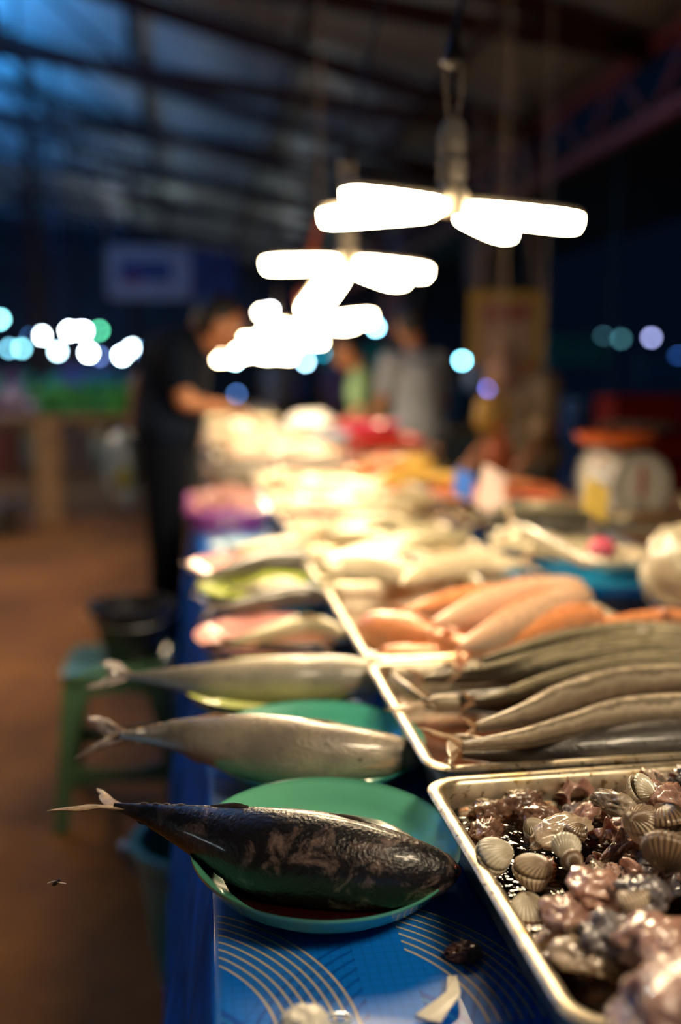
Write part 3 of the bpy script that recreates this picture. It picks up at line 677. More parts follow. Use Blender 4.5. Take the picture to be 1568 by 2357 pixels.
# pale fish of the fourth tray: three to order, the rest heaped
fD = [fish_mat('pale_gold_skin', (.50, .46, .30), (.78, .68, .47), (.80, .74, .58), rough=.3, metal=.2, streak=.15, bmp=.3),
      fish_mat('olive_silver_skin', (.14, .13, .09), (.50, .45, .30), (.64, .58, .40), rough=.25, metal=.35, streak=.3, bmp=.3),
      fish_mat('dark_grey_skin', (.035, .033, .03), (.09, .085, .075), (.28, .25, .2), rough=.25, metal=.3, streak=.3, bmp=.3)]
fpx([(922,1338,1352),(970,1298,1352),(1040,1268,1342),(1110,1262,1330),(1165,1275,1318),(1200,1285,1305)], .90, wf=.7, dors=(0, .8, .6), kind='deep', mt=fD[0], name='pale_fish', label='gleaming pale fish at the front of the fourth tray, right of centre', finm=m_fin, N=32)
fpx([(740,1290,1330),(790,1262,1345),(860,1262,1352),(920,1285,1352),(965,1310,1345)], .89, wf=.7, dors=(0, .8, .6), kind='deep', mt=fD[0], name='pale_fish', label='gleaming pale fish at the front left corner of the fourth tray', finm=m_fin, N=32)
fpx([(1120,1345,1362),(1060,1300,1355),(980,1280,1335),(900,1262,1308)], .875, wf=.7, dors=(0, .8, .6), kind='deep', mt=fD[1], name='pale_fish', label='olive backed fish under the two gleaming ones in the fourth tray', finm=m_fin, N=32)
def heap(n, x0, x1, y0, y1, z0, z1, L, H, mats, name, label, group, kind='deep', ang=(-30, 30), seg=14):
    """fish lying crosswise in a heap, a mound in the middle"""
    ORD = ['nearest', 'second', 'third', 'fourth', 'fifth', 'sixth', 'seventh', 'eighth', 'ninth', 'tenth', 'eleventh', 'twelfth', 'thirteenth', 'fourteenth', 'fifteenth']
    cw = {'pale_gold_skin': 'pale golden', 'olive_silver_skin': 'olive silver', 'dark_grey_skin': 'dark grey', 'red_fish_skin': 'red', 'orange_pink_skin': 'orange', 'pale_pink_skin': 'pale pink', 'roe_yellow': 'yellow'}
    for i in range(n):
        x = random.uniform(x0+L*.35, x1-L*.35) if x1-x0 > L*.7 else (x0+x1)/2
        y = y0+(y1-y0)*(i+.5)/n; u_ = (x-(x0+x1)/2)/((x1-x0)/2); v_ = (y-(y0+y1)/2)/((y1-y0)/2)
        z = z0+(z1-z0)*max(0, 1-u_*u_)*(1-.5*v_*v_)*random.uniform(.7, 1)
        a = math.radians(random.uniform(*ang))+(PI if random.random() < .5 else 0); d = Vector((math.cos(a), math.sin(a), random.uniform(-.05, .05)))
        l = L*random.uniform(.85, 1.1); c_ = Vector((x, y, z)); s = Vector((-d.y, d.x, 0))*l*random.uniform(-.08, .08)
        fishbody([c_-d*l*.5, c_-d*l*.2+s, c_+d*l*.15+s, c_+d*l*.5], H*random.uniform(.85, 1.1), wf=.6, dors=(random.uniform(-.2, .2), random.choice((-1, 1)), .7), kind=kind, mt=(mt_ := random.choice(mats)), name=name, label='%s fish, %s from the front %s' % (cw[mt_.name], ORD[i], label), group=group, seg=seg, N=18, single=True)
heap(15, .26, .62, 1.99, 2.60, .85, .905, .24, .036, [fD[0], fD[0], fD[1]], 'pale_fish', 'of the heap in the fourth steel tray', 'pale fish heaped in the fourth tray')
fRed = fish_mat('red_fish_skin', (.62, .07, .03), (.72, .20, .10), (.80, .50, .34), rough=.3, metal=.1, bmp=.3)
heap(11, .26, .72, 2.72, 3.18, .85, .90, .25, .034, [fD[0], fD[0], fD[0], fRed], 'pale_fish', 'of the tray beside the shrimp basket', 'fish in the fifth tray')
heap(12, .25, .75, 3.32, 3.90, .85, .89, .25, .034, [fD[0], fD[0], fRed, fC[1]], 'pale_fish', 'of the farthest tray on the blue cloth', 'fish in the sixth tray')
# dark heap and red heap on a board at the right
o = tray('plastic_tray', .64, 1.08, 1.97, 2.56, 'dark blue tray under the grey fish right of the pale fish', mt=plastic('navy_plastic', (.01, .05, .16)), zr=.85)
heap(10, .66, 1.02, 2.02, 2.52, .86, .95, .26, .036, [fD[1], fD[2], fD[1], fD[2]], 'grey_fish', 'of the heap on the navy tray', 'grey fish heap at the right', ang=(-60, -20))
fpx([(1360,1290,1308),(1320,1262,1298),(1260,1225,1272),(1210,1205,1240),(1180,1202,1220)], .95, wf=.7, dors=(0, .8, .6), kind='slim', mt=fD[1], name='grey_fish', label='one long pinkish grey fish sloping down on the right side of the dark heap', N=30, finm=m_fin)
tray('plastic_tray', .70, 1.10, 2.62, 3.10, 'dark maroon tray under the small red fish before the weighing scale', mt=plastic('maroon_plastic', (.10, .01, .012)), zr=.86)
heap(14, .70, 1.10, 2.66, 3.06, .88, .945, .17, .026, [fRed, fRed, fC[0]], 'red_fish', 'of the red heap before the scale', 'red fish heap at the right')
# yellow and red heap behind the pale fish
heap(9, .50, .84, 2.95, 3.35, .90, .99, .19, .034, [fC[0], fRed, mat('roe_yellow', (.85, .55, .12), .3, coat=.5)], 'red_fish', 'of the mound behind the pale fish', 'orange and yellow mound')
# fish on the farther plates
fpx([(795,1455,1482),(765,1428,1485),(700,1412,1488),(630,1432,1492),(570,1455,1494),(530,1470,1490)], .848, wf=.8, dors=(0, -.4, 1), kind='deep', mt=fD[0], name='plate_fish', label='pale bellied fish alone on the nearer pink plate', N=30, finm=m_fin)
fpx([(470,1478,1490),(560,1478,1500),(660,1480,1503),(740,1478,1498)], .835, wf=.8, kind='slim', mt=fD[2], name='plate_fish', label='dark slim fish under the pale one on the nearer pink plate', N=20, fins=False, pect=False)
for (a, z, mi, lab) in [([(760,1362,1392),(700,1342,1400),(620,1355,1408),(550,1375,1408),(490,1392,1404)], .855, 2, 'dark fish lying on the pale green plate'),
    ([(690,1330,1360),(640,1328,1368),(590,1338,1368),(540,1350,1362)], .872, 1, 'smaller silvery fish at the back of the pale green plate'),
    ([(735,1275,1308),(680,1262,1325),(600,1268,1334),(530,1295,1336),(470,1320,1334)], .865, 2, 'dark fish in front on the farther pink plate'),
    ([(720,1240,1262),(660,1235,1275),(600,1242,1278),(545,1258,1276)], .875, 1, 'silvery fish at the back of the farther pink plate'),
    ([(790,1300,1330),(740,1290,1328),(700,1300,1320)], .86, 1, 'small silvery fish at the rim beside the farther pink plate')]:
    fpx(a, z, wf=.75, dors=(0, .5, .8), kind='deep', mt=fD[mi], name='plate_fish', label=lab, N=26, finm=m_findark)

# ================================================================= SHELLFISH PAN
m_water, nt, b = newmat('brown_water'); nt.nodes.remove(b)
tr = nd(nt, 'ShaderNodeBsdfTransparent'); tr.inputs[0].default_value = (.58, .38, .24, 1); gl = nd(nt, 'ShaderNodeBsdfGlossy'); gl.inputs['Roughness'].default_value = .04
fr_ = nd(nt, 'ShaderNodeFresnel'); fr_.inputs[0].default_value = 1.4; mx = nd(nt, 'ShaderNodeMixShader')
nt.links.new(fr_.outputs[0], mx.inputs[0]); nt.links.new(tr.outputs[0], mx.inputs[1]); nt.links.new(gl.outputs[0], mx.inputs[2])
bp = nd(nt, 'ShaderNodeBump'); bp.inputs['Strength'].default_value = .35; bp.inputs['Distance'].default_value = .01
nn_ = nz(nt, tex(nt), 38, 3); nt.links.new(nn_, bp.inputs['Height']); nt.links.new(bp.outputs[0], gl.inputs['Normal'])
nt.links.new(mx.outputs[0], nt.nodes['Material Output'].inputs[0])
WZ = .846
o = MB().loft([rrect(.511, .745, .268, .180, .022, WZ-.002, .02), rrect(.511, .745, .268, .180, .022, WZ, .02)]).build('brown_water', m_water, smooth=False)
tag(o, 'brown murky water lying in the shellfish pan', 'water')
for (x0, x1, y0, y1, z, lab) in ((.26, .84, .975, 1.325, .828, 'reddish brown melt water in the tray of long fish'), (.26, .68, 1.385, 1.85, .826, 'thin brownish melt water under the pink fish')):
    o = MB().loft([rrect((x0+x1)/2, (y0+y1)/2, (x1-x0)/2, (y1-y0)/2, .02, z-.002), rrect((x0+x1)/2, (y0+y1)/2, (x1-x0)/2, (y1-y0)/2, .02, z)]).build('melt_water', mat('melt_water', (.16, .055, .025), .08, 0, .6, 14, .4, .004, coat=1), smooth=False); tag(o, lab, 'water')
def meat_mat(name, c1, c2, c3, rough=.16):
    m, nt, b = newmat(name); co = tex(nt); n = nz(nt, co, 45, 6, .65, 1.0); n2 = nz(nt, co, 110, 4, .6)
    rnd = nd(nt, 'ShaderNodeObjectInfo').outputs['Random']
    c = ramp(nt, n, [(.32, c1), (.52, c2), (.7, c3)]); hs = nd(nt, 'ShaderNodeHueSaturation')
    v = nd(nt, 'ShaderNodeMapRange'); v.inputs[3].default_value = .6; v.inputs[4].default_value = 1.35; nt.links.new(rnd, v.inputs[0]); nt.links.new(v.outputs[0], hs.inputs['Value'])
    nt.links.new(c, hs.inputs['Color']); nt.links.new(hs.outputs[0], b.inputs['Base Color'])
    b.inputs['Roughness'].default_value = rough; b.inputs['Coat Weight'].default_value = 1; b.inputs['Coat Roughness'].default_value = .05
    b.inputs['Subsurface Weight'].default_value = .35; b.inputs['Subsurface Scale'].default_value = .006; b.inputs['Subsurface Radius'].default_value = (1, .4, .25)
    bump(nt, b, mth(nt, 'ADD', n, mth(nt, 'MULTIPLY', n2, .4)), .7, .004); return m
mm = [meat_mat('meat_pink', (.16, .09, .08), (.42, .25, .20), (.60, .44, .36)), meat_mat('meat_brown', (.06, .035, .025), (.24, .13, .09), (.40, .26, .19)),
      meat_mat('meat_grey', (.035, .035, .045), (.20, .18, .19), (.50, .45, .42)), meat_mat('meat_cream', (.28, .20, .14), (.58, .47, .36), (.72, .64, .52))]
def lump(seed, sx, sy, sz, fold=.3, fr=1.6):
    """a fleshy folded blob"""
    bm = bmesh.new(); bmesh.ops.create_icosphere(bm, subdivisions=4, radius=1)
    off = Vector((seed*7.3, seed*3.1, seed*1.7))
    for v in bm.verts:
        p = v.co.copy(); n0 = noise.noise(p*1.1+off); r1 = 1-abs(noise.noise(p*fr+off))*2.2; r2 = 1-abs(noise.noise(p*fr*2.6+off*1.3))*2
        k = .78+.3*n0+fold*r1*.6+fold*.28*r2
        q = p*k; q.z += .35*noise.noise(Vector((p.x*1.4, p.y*1.4, seed)))
        v.co = Vector((q.x*sx, q.y*sy, q.z*sz))
    me = bpy.data.meshes.new('shellfish_meat'); bm.to_mesh(me); bm.free()
    for pl in me.polygons: pl.use_smooth = True
    return me
lm = []
for i in range(16):
    me = lump(i+1, random.uniform(.012, .018), random.uniform(.008, .013), random.uniform(.005, .008), random.uniform(.45, .95), random.uniform(1.8, 3.2)); me.materials.append(mm[[0, 0, 1, 2, 3, 1, 0, 2][i % 8]]); lm.append(me)
def pile(x, y):
    """height of the mound of meat in the pan: high at the right and centre, sinking into the water at left and front"""
    p = Vector((x, y)); best = 0
    for cx, cy, sx, sy, h in ((.50, .86, .11, .06, .052), (.44, .75, .085, .085, .045), (.60, .72, .12, .13, .05), (.39, .69, .05, .05, .034), (.62, .88, .12, .05, .055)):
        best = max(best, h*math.exp(-((x-cx)/sx)**2-((y-cy)/sy)**2))
    return best
def frill(seed):
    """a ruffled strip of mantle"""
    mb = MB(); nx, ny = 44, 9; top = []
    for i in range(nx):
        a = i/(nx-1); r = []
        for j in range(ny):
            b_ = j/(ny-1); w_ = b_**1.4*.0075
            th = a*PI*1.5+seed; R0 = .010+.008*a
            r.append(Vector((math.cos(th)*(R0+b_*.011)+w_*.3*math.sin(a*37+seed), math.sin(th)*(R0+b_*.011)*.8, w_*math.sin(a*31+seed*2)+.006*noise.noise(Vector((a*4, b_*3, seed))))))
        top.append(r)
    mb.loft(top, closed=False, cap=False)
    o = mb.build('shellfish_meat', mm[[0, 3, 2][seed % 3]], origin=(0, 0, 0)); me = o.data; bpy.data.objects.remove(o)
    bm = bmesh.new(); bm.from_mesh(me); bmesh.ops.solidify(bm, geom=bm.faces[:], thickness=.0016); bm.to_mesh(me); bm.free()
    for pl in me.polygons: pl.use_smooth = True
    return me
for i in range(7): lm.append(frill(i))
rs = random.Random(21); placed = []
tries = 0
while len(placed) < 285 and tries < 9000:
    tries += 1
    x = rs.uniform(.262, .70); y = rs.uniform(.585, .905); h = pile(x, y)
    sub = h < .008
    if sub and (rs.random() < .6 or y < .64 or x < .275): continue
    if not sub and (x < .33-.2*(y-.70) or y < .60): continue
    z = .826+rs.uniform(0, .012) if sub else WZ-.006+h*rs.uniform(.35, 1.0)
    if any((x-a)**2+(y-b_)**2+(1.5*(z-c_))**2 < .0105**2 for a, b_, c_ in placed): continue
    placed.append((x, y, z))
    o = bpy.data.objects.new('shellfish_meat', rs.choice(lm)); COL.objects.link(o); o.location = (x, y, z)
    o.rotation_euler = (rs.uniform(-.7, .7), rs.uniform(-.7, .7), rs.uniform(0, 6.28)); s = rs.uniform(.7, 1.25)*(1 if not sub else 1.15); o.scale = (s, s, s)
    if sub: tag(o, 'piece of shellfish meat sunk in the brown water', 'shellfish meat', 'shellfish meat sunk in the water')
    else:
        ck = {'meat_pink': 'pinkish', 'meat_brown': 'dark brown', 'meat_grey': 'slate grey', 'meat_cream': 'cream coloured'}[o.data.materials[0].name]
        tag(o, '%s piece of glistening shellfish meat heaped in the nearest pan' % ck, 'shellfish meat', '%s shellfish meat heaped in the pan' % ck)
# cockle shells
def shell_mat(name, dark, light, rough=.3):
    m, nt, b = newmat(name); uv = nd(nt, 'ShaderNodeTexCoord').outputs['UV']; sp = nd(nt, 'ShaderNodeSeparateXYZ'); nt.links.new(uv, sp.inputs[0])
    rib = mth(nt, 'SINE', mth(nt, 'MULTIPLY', sp.outputs[1], 2*PI*24)); n = nz(nt, tex(nt), 90, 5)
    f = mth(nt, 'ADD', mth(nt, 'MULTIPLY', rib, .22), mth(nt, 'ADD', mth(nt, 'MULTIPLY', sp.outputs[0], .35), mth(nt, 'MULTIPLY', n, .5)))
    c = ramp(nt, f, [(.25, dark), (.62, light)]); nt.links.new(c, b.inputs['Base Color']); b.inputs['Roughness'].default_value = rough
    b.inputs['Coat Weight'].default_value = .8; b.inputs['Coat Roughness'].default_value = .08; return m
m_shell = [shell_mat('shell_tan', (.16, .10, .06), (.62, .50, .36)), shell_mat('shell_dark', (.015, .009, .006), (.22, .14, .08)), shell_mat('shell_pearl', (.42, .36, .26), (.74, .68, .54))]
m_inner = mat('shell_rim_flesh', (.45, .30, .2), .2, 0, .4, 70, coat=1)
def valve(R, dome, flip, ribs=24, depth_amt=.07):
    """one ribbed half of a cockle, hinge at the origin, opening toward +Y"""
    mb = MB(); NU, NV = 16, 144; rows = []
    for i in range(NU+1):
        u = .02+.98*i/NU; row = []
        for j in range(NV):
            f = 2*PI*j/NV; E_ = Vector((math.sin(f)*R*1.08, -math.cos(f)*R*.92+R*.1)); U = Vector((0, -R*.62))
            k = 1+depth_amt*math.cos(f*ribs)*min(1, u*1.5); xy = U.lerp(E_, u)
            z = dome*R*1.25*max(0, 1-u**2.3)**.62*(1-.18*math.exp(-(u/.12)**2))
            row.append(Vector((xy.x*(1+.25*(k-1)), xy.y*(1+.25*(k-1))+R*.8, max(z*k, .0004 if i == NU else 0)*flip)))
        rows.append(row)
    mb.loft(rows, closed=True, cap=False, us=[i/NU for i in range(NU+1)])
    return mb
def cockle(loc, R, rot, mi, label, gap=0.0, single=False, group=None):
    t = empty('cockle_shell', (0, 0, 0), label, 'shell', group)
    u_ = valve(R, .62, 1).build('valve', m_shell[mi], t, mods=[('SOLIDIFY', {'thickness': R*.05, 'offset': -1})], sharp=80); u_.rotation_euler = (gap, 0, 0)
    if not single:
        l_ = valve(R, .62, -1).build('valve', m_shell[mi], t, mods=[('SOLIDIFY', {'thickness': R*.05, 'offset': -1})], sharp=80); l_.rotation_euler = (-gap, 0, 0)
        MB().ell((0, R*.85, 0), (R*.72, R*.72, R*.16), 24, 10, None, lambda p: 1+.1*noise.noise(p*4)).build('flesh', m_inner, t)
    t.location = loc; t.rotation_euler = rot; return t
R_ = math.radians
def at_px(x, y, z): return P(x, y, z)
sh = [((1170,1985), .866, .0165, (R_(25), R_(-12), R_(75)), 2, 'pale ribbed cockle shell floating in the water at the left of the pan', .04),
      ((1250,2025), .860, .0165, (R_(10), R_(10), R_(20)), 0, 'tan ribbed cockle half open just right of the palest shell', .07),
      ((1298,1975), .872, .012, (R_(78), R_(10), R_(-15)), 2, 'thin pearly shell standing on edge in the middle of the pan', .02),
      ((1320,2000), .876, .009, (R_(80), R_(-10), R_(5)), 1, 'small dark brown clam standing on end in the middle of the pan', .0),
      ((1460,1920), .892, .018, (R_(25), R_(-5), R_(-60)), 0, 'fine ribbed greyish cockle on top of the meat', .02),
      ((1535,1980), .893, .0185, (R_(60), R_(0), R_(150)), 1, 'dark brown cockle showing its radiating ribs at the right edge', .0),
      ((1530,1882), .90, .017, (R_(8), R_(10), R_(170)), 1, 'black gaping cockle lying near the right edge, higher than the ribbed brown one', .09),
      ((1485,1845), .893, .014, (R_(60), R_(15), R_(40)), 2, 'yellowish open shell beside the far rim of the pan', .1),
      ((1345,1920), .875, .010, (R_(20), R_(0), R_(100)), 1, 'small brown shell wedged in the meat above the pearly one', .0),
      ((1210,1915), .852, .013, (R_(5), R_(5), R_(-80)), 2, 'pale flat shell lying in the water near the far left corner of the pan', .0),
      ((1215,2075), .848, .016, (R_(-15), R_(8), R_(160)), 2, 'large pale shell half sunk below the floating cockle', .0),
      ((1440,2075), .885, .013, (R_(30), R_(10), R_(200)), 0, 'olive ribbed cockle buried in the middle of the meat', .0),
      ((1330,2180), .872, .009, (R_(70), R_(0), R_(20)), 1, 'small dark shell at the front foot of the meat heap', .0),
      ((1420,2250), .868, .012, (R_(20), R_(10), R_(-20)), 1, 'dark cockle near the clear bag at the bottom right', .0)]
for (x, y), z, R, rot, mi, lab, gap in sh: cockle(P(x, y, z), R, rot, mi, lab, gap)
# larger translucent flaps of meat read off the photo
flaps = [(1415,1850,.893,1.4,3,1.9,'cream flap of flesh rising near the far rim of the pan'),(1290,1915,.872,1.5,3,.2,'broad cream flap of flesh just above the pearly shell'),(1370,2045,.884,1.4,0,.3,'plump pink lump of flesh in the centre of the meat heap'),(1480,2060,.892,1.3,2,-.6,'grey flap of flesh right of the plump pink one'),(1300,2110,.880,1.4,0,.9,'pink fold of flesh at the left foot of the heap'),(1500,2165,.892,1.6,0,-.5,'wide smooth pink flap near the right edge above the clear bag'),(1545,2200,.895,1.5,0,.7,'pink flap tucked against the clear plastic bag'),(1400,2150,.886,1.4,2,.4,'grey gill-like flap in the lower middle of the heap'),(1250,1880,.854,1.4,1,0,'brown flap lying near the far wall of the pan, left of centre'),(1200,1850,.848,1.6,1,.1,'brown flap sunk by the far wall of the pan'),(1130,1870,.846,1.5,1,.4,'brown flap nearest the far left corner of the pan'),(1120,1915,.846,1.3,1,.8,'brown lump at the left wall below the corner of the pan'),(1530,1835,.894,1.4,0,.3,'pink lump by the far rim at the right edge'),(1290,2165,.858,1.2,3,.2,'cream lump floating at the front left of the heap'),(1340,2205,.872,1.3,3,-.3,'cream flap at the front of the heap')]
for i, (x, y, z, s, mi, rz, lab) in enumerate(flaps):
    me = lm[{3: 4, 0: 1, 1: 5, 2: 3}[mi]]; o = bpy.data.objects.new('shellfish_meat', me); COL.objects.link(o); o.location = P(x, y, z); o.scale = (s, s, s*1.1); o.rotation_euler = (.2, .15*(-1)**i, rz)
    tag(o, lab, 'shellfish meat')

# ================================================================= SMALL THINGS ON THE CLOTH
m_plasticbag, nt, b = newmat('clear_bag_film'); 
b.inputs['Base Color'].default_value = (.55, .36, .33, 1); b.inputs['Roughness'].default_value = .2; b.inputs['Coat Weight'].default_value = 1
b.inputs['Subsurface Weight'].default_value = .2; n = nz(nt, tex(nt), 22, 4, .6, 1); cc = ramp(nt, n, [(.3, (.22, .10, .08)), (.55, (.50, .33, .29)), (.75, (.75, .68, .66))]); nt.links.new(cc, b.inputs['Base Color']); bump(nt, b, n, 1, .01)
def crumple(name, c, r, m, label, cat, amt=.25, fr=2.0, seed=0, sub=48, group=None, neck=None):
    off = Vector((seed*5.1, 3.3, seed))
    def fn(p): return 1+amt*(1-abs(noise.noise(p*fr+off))*3)*.6+amt*.4*(1-abs(noise.noise(p*fr*2.7+off))*2)
    mb = MB(); mb.ell(c, r, sub, sub//2, None, fn)
    if neck: mb.lathe(Vector(c)+Vector((0, 0, r[2]*.85)), [(r[0]*.3, 0), (r[0]*.12, r[2]*.25), (r[0]*.14, r[2]*.35), (r[0]*.4, r[2]*.8), (r[0]*.38, r[2]*.8), (r[0]*.05, r[2]*.35)], 18)
    o = mb.build(name, m); tag(o, label, cat, group); return o
pc = P(1530, 2330, .90); crumple('clear_plastic_bag', pc+Vector((.022, -.015, -.004)), (.052, .045, .036), m_plasticbag, 'clear plastic bag of pinkish meat at the bottom right corner', 'plastic bag', .22, 1.6, 3)
m_white = mat('white_film', (.85, .80, .66), .35, 0, .1, 30, .4, .003, coat=.3)
def paper(pts, name, label, th=.0012):
    v = [P(x, y, T+.003+dz) for x, y, dz in pts]
    mb = MB(); mb.loft([[q for q in v], [q+Vector((0, 0, th)) for q in v]]); o = mb.build(name, m_white, smooth=False); tag(o, label, 'paper scrap'); return o
paper([(1030,2250,0), (1052,2248,.002), (1060,2285,.006), (1055,2300,.005), (1030,2330,.003), (1015,2356,0), (985,2350,.001), (957,2338,0), (985,2318,.003), (1010,2300,.006), (1028,2285,.007)], 'paper_scrap', 'torn white strip of paper on the blue cloth beside the pan')
crumple('crumpled_wrapper', P(702, 2362, T+.012), (.018, .016, .013), m_white, 'white crumpled wrapper at the bottom edge of the cloth', 'wrapper', .15, 1.5, 5)
crumple('meat_crumb', P(1068, 2192, T+.006), (.013, .008, .007), mat('brown_crumb', (.24, .10, .07), .35, 0, .5, 160, .8, .003, coat=.6), 'small brown crumb of flesh on the cloth by the pan', 'crumb', .35, 3, 6)
# droplet-like clear ring at the bottom edge
o = MB().tube([P(780+28*math.cos(a), 2345+12*math.sin(a), T+.003) for a in [2*PI*i/24 for i in range(25)]], .0012, 6).build('clear_ring', mat('clear_plastic', (.5, .6, .7), .1, 0, .1, coat=1)); tag(o, 'thin clear plastic ring lying at the bottom edge of the cloth', 'ring')
# fly in mid air
fc = D(128, 2033, .90); t = empty('fly', fc, 'small fly in mid air below the tails, left of the table', 'fly')
MB().ell(fc, (.0035, .0018, .0018), 12, 8, Matrix.Rotation(-.6, 3, 'Y')).ell(fc+Vector((.0035, 0, .0028)), (.0015, .0016, .0015), 10, 6).build('body', mat('fly_body', (.03, .02, .012), .3), t)
for s in (-1, 1): MB().ell(fc+Vector((.001+s*.0045, -.001, .0012-s*.0008)), (.0042, .0012, .0003), 12, 6, Matrix.Rotation(.25*s, 3, 'Y')).build('wing', mat('fly_wing', (.35, .26, .2), .3), t)

# ================================================================= BASKET, STACKS AND GOODS FURTHER ALONG
m_purple = plastic('purple_plastic', (.40, .08, .42))
def basket(x0, x1, y0, y1, zb, zt, m, label, name='plastic_basket'):
    t = empty(name, ((x0+x1)/2, (y0+y1)/2, zb), label, 'basket'); mb = MB(); cx, cy, hx, hy = (x0+x1)/2, (y0+y1)/2, (x1-x0)/2, (y1-y0)/2
    for z, sc in ((zb+.006, .84), (zb+(zt-zb)*.35, .9), (zb+(zt-zb)*.68, .95), (zt, 1.0)):
        r = rrect(cx, cy, hx*sc, hy*sc, .04, z); mb.tube(r+[r[0]], .006 if z < zt else .009, 6)
    a = rrect(cx, cy, hx*.84, hy*.84, .04, zb+.006); c_ = rrect(cx, cy, hx, hy, .04, zt)
    for i in range(len(a)): mb.bar(a[i], c_[i], .006, .006)
    for k2 in range(4):
        for f_ in [.1+.1*j for j in range(9)]:
            i0 = k2*8+7; i1 = (k2*8+8) % 32; mb.bar(a[i0].lerp(a[i1], f_), c_[i0].lerp(c_[i1], f_), .006, .006)
    mb.build('basket_body', m, t, smooth=False)
    MB().loft([rrect(cx, cy, hx*.83, hy*.83, .04, zb), rrect(cx, cy, hx*.83, hy*.83, .04, zb+.006)]).build('basket_base', m, t, smooth=False)
basket(-.035, .205, 2.90, 3.38, T+.001, .862, m_purple, 'purple plastic basket of pink shrimp at the left edge of the cloth')
m_shr = meat_mat('shrimp_pink', (.55, .22, .20), (.80, .45, .38), (.9, .66, .55))
def shrimp_mesh():
    mb = MB(); pts = []; rr_ = []
    for i in range(13):
        a = -.3+i/12*3.4; pts.append((.02*math.cos(a), .02*math.sin(a), 0)); rr_.append(.0055*(1-.65*i/12)+.0008*math.cos(i*PI)*.6)
    mb.tube(pts, rr_, 8); mb.tube([(.019, -.004, 0), (.026, -.018, .003), (.02, -.035, .004)], [.0012, .0008, .0004], 4); return mb
s0 = None
for i in range(110):
    x = rs.uniform(-.005, .178); y = rs.uniform(2.95, 3.33); z = .845+.05*max(0, 1-((x-.085)/.12)**2)*rs.uniform(.5, 1)
    if s0 is None: s0 = shrimp_mesh().build('shrimp', m_shr, origin=(0, 0, 0)); tag(s0, 'pink shrimp piled in the purple basket', 'shrimp', 'shrimp in the purple basket'); o = s0
    else: o = s0.copy(); COL.objects.link(o)
    o.location = (x, y, z); o.rotation_euler = (rs.uniform(-.8, .8), rs.uniform(-.8, .8), rs.uniform(0, 6.3))
# light blue fish tray at the right with pale squid, on an upturned box
t = tray('plastic_tray', .60, .95, 1.71, 1.95, 'bright blue shallow tray standing right of the pale fish', mt=plastic('bright_blue_plastic', (.006, .20, .42)), zr=.885, zb=.853)
o = MB().box((.72, 1.74, T+.002), (1.0, 1.93, .852)).build('fish_box', mat('grey_box', (.06, .05, .055), .5), smooth=False); tag(o, 'dark low box under the bright blue tray', 'box')
for i, (x, y) in enumerate([(1400, 1290), (1440, 1278), (1480, 1290)]):
    p = P(x, y, .905); crumple('squid_tube', p, (.05, .035, .02), mat('squid_flesh', (.62, .53, .38), .3, 0, .15, 40, coat=.5), ['pale squid at the left of the bright blue tray', 'pale squid topmost in the bright blue tray', 'pale squid beside the white bag in the bright blue tray'][i], 'squid', .1, 1.3, i)
o = crumple('pink_wrap', P(1385, 1262, .93), (.025, .03, .02), mat('pink_wrapping', (.6, .08, .14), .4), 'pink wrapped lump behind the squid', 'parcel', .15, 2, 4)
m_bagw = mat('white_bag_film', (.42, .37, .26), .35, 0, .12, 8, .4, .01, coat=.3)
crumple('white_plastic_bag', P(1595, 1325, .93), (.07, .10, .08), m_bagw, 'bulging white plastic bag at the right edge beside the bright blue tray', 'plastic bag', .22, 1.4, 9, neck=True)
# price cards stuck in the fish
def card(px, py, z, wd, ht, lean, m, label, dy=0.95):
    c_ = P(px, py, z); a = Vector((math.cos(lean), 0, math.sin(lean))); u2 = Vector((-math.sin(lean), dy, math.cos(lean))).normalized(); n_ = a.cross(u2)*.0012
    v = [c_-a*wd/2-u2*ht/2, c_+a*wd/2-u2*ht/2, c_+a*wd/2+u2*ht/2, c_-a*wd/2+u2*ht/2]
    t = empty('price_card', c_-u2*ht/2, label, 'card'); MB().loft([[q-n_ for q in v], [q+n_ for q in v]]).build('card', m, t, smooth=False)
    MB().tube([c_-u2*(ht/2+.05), c_-u2*ht*.2-n_*2], .002, 6).build('stick', m_wood, t)
card(1132, 1130, .97, .07, .15, -.50, mat('pale_pink_card', (.92, .70, .66), .4), 'leaning pale pink price card stuck among the fish')
card(1068, 1115, .98, .055, .09, -.35, mat('blue_card', (.05, .16, .60), .4), 'blue price card left of the pale pink one')
card(1372, 1150, 1.0, .06, .10, -.50, mat('yellow_card', (.85, .62, .14), .4), 'yellow card leaning before the weighing scale')
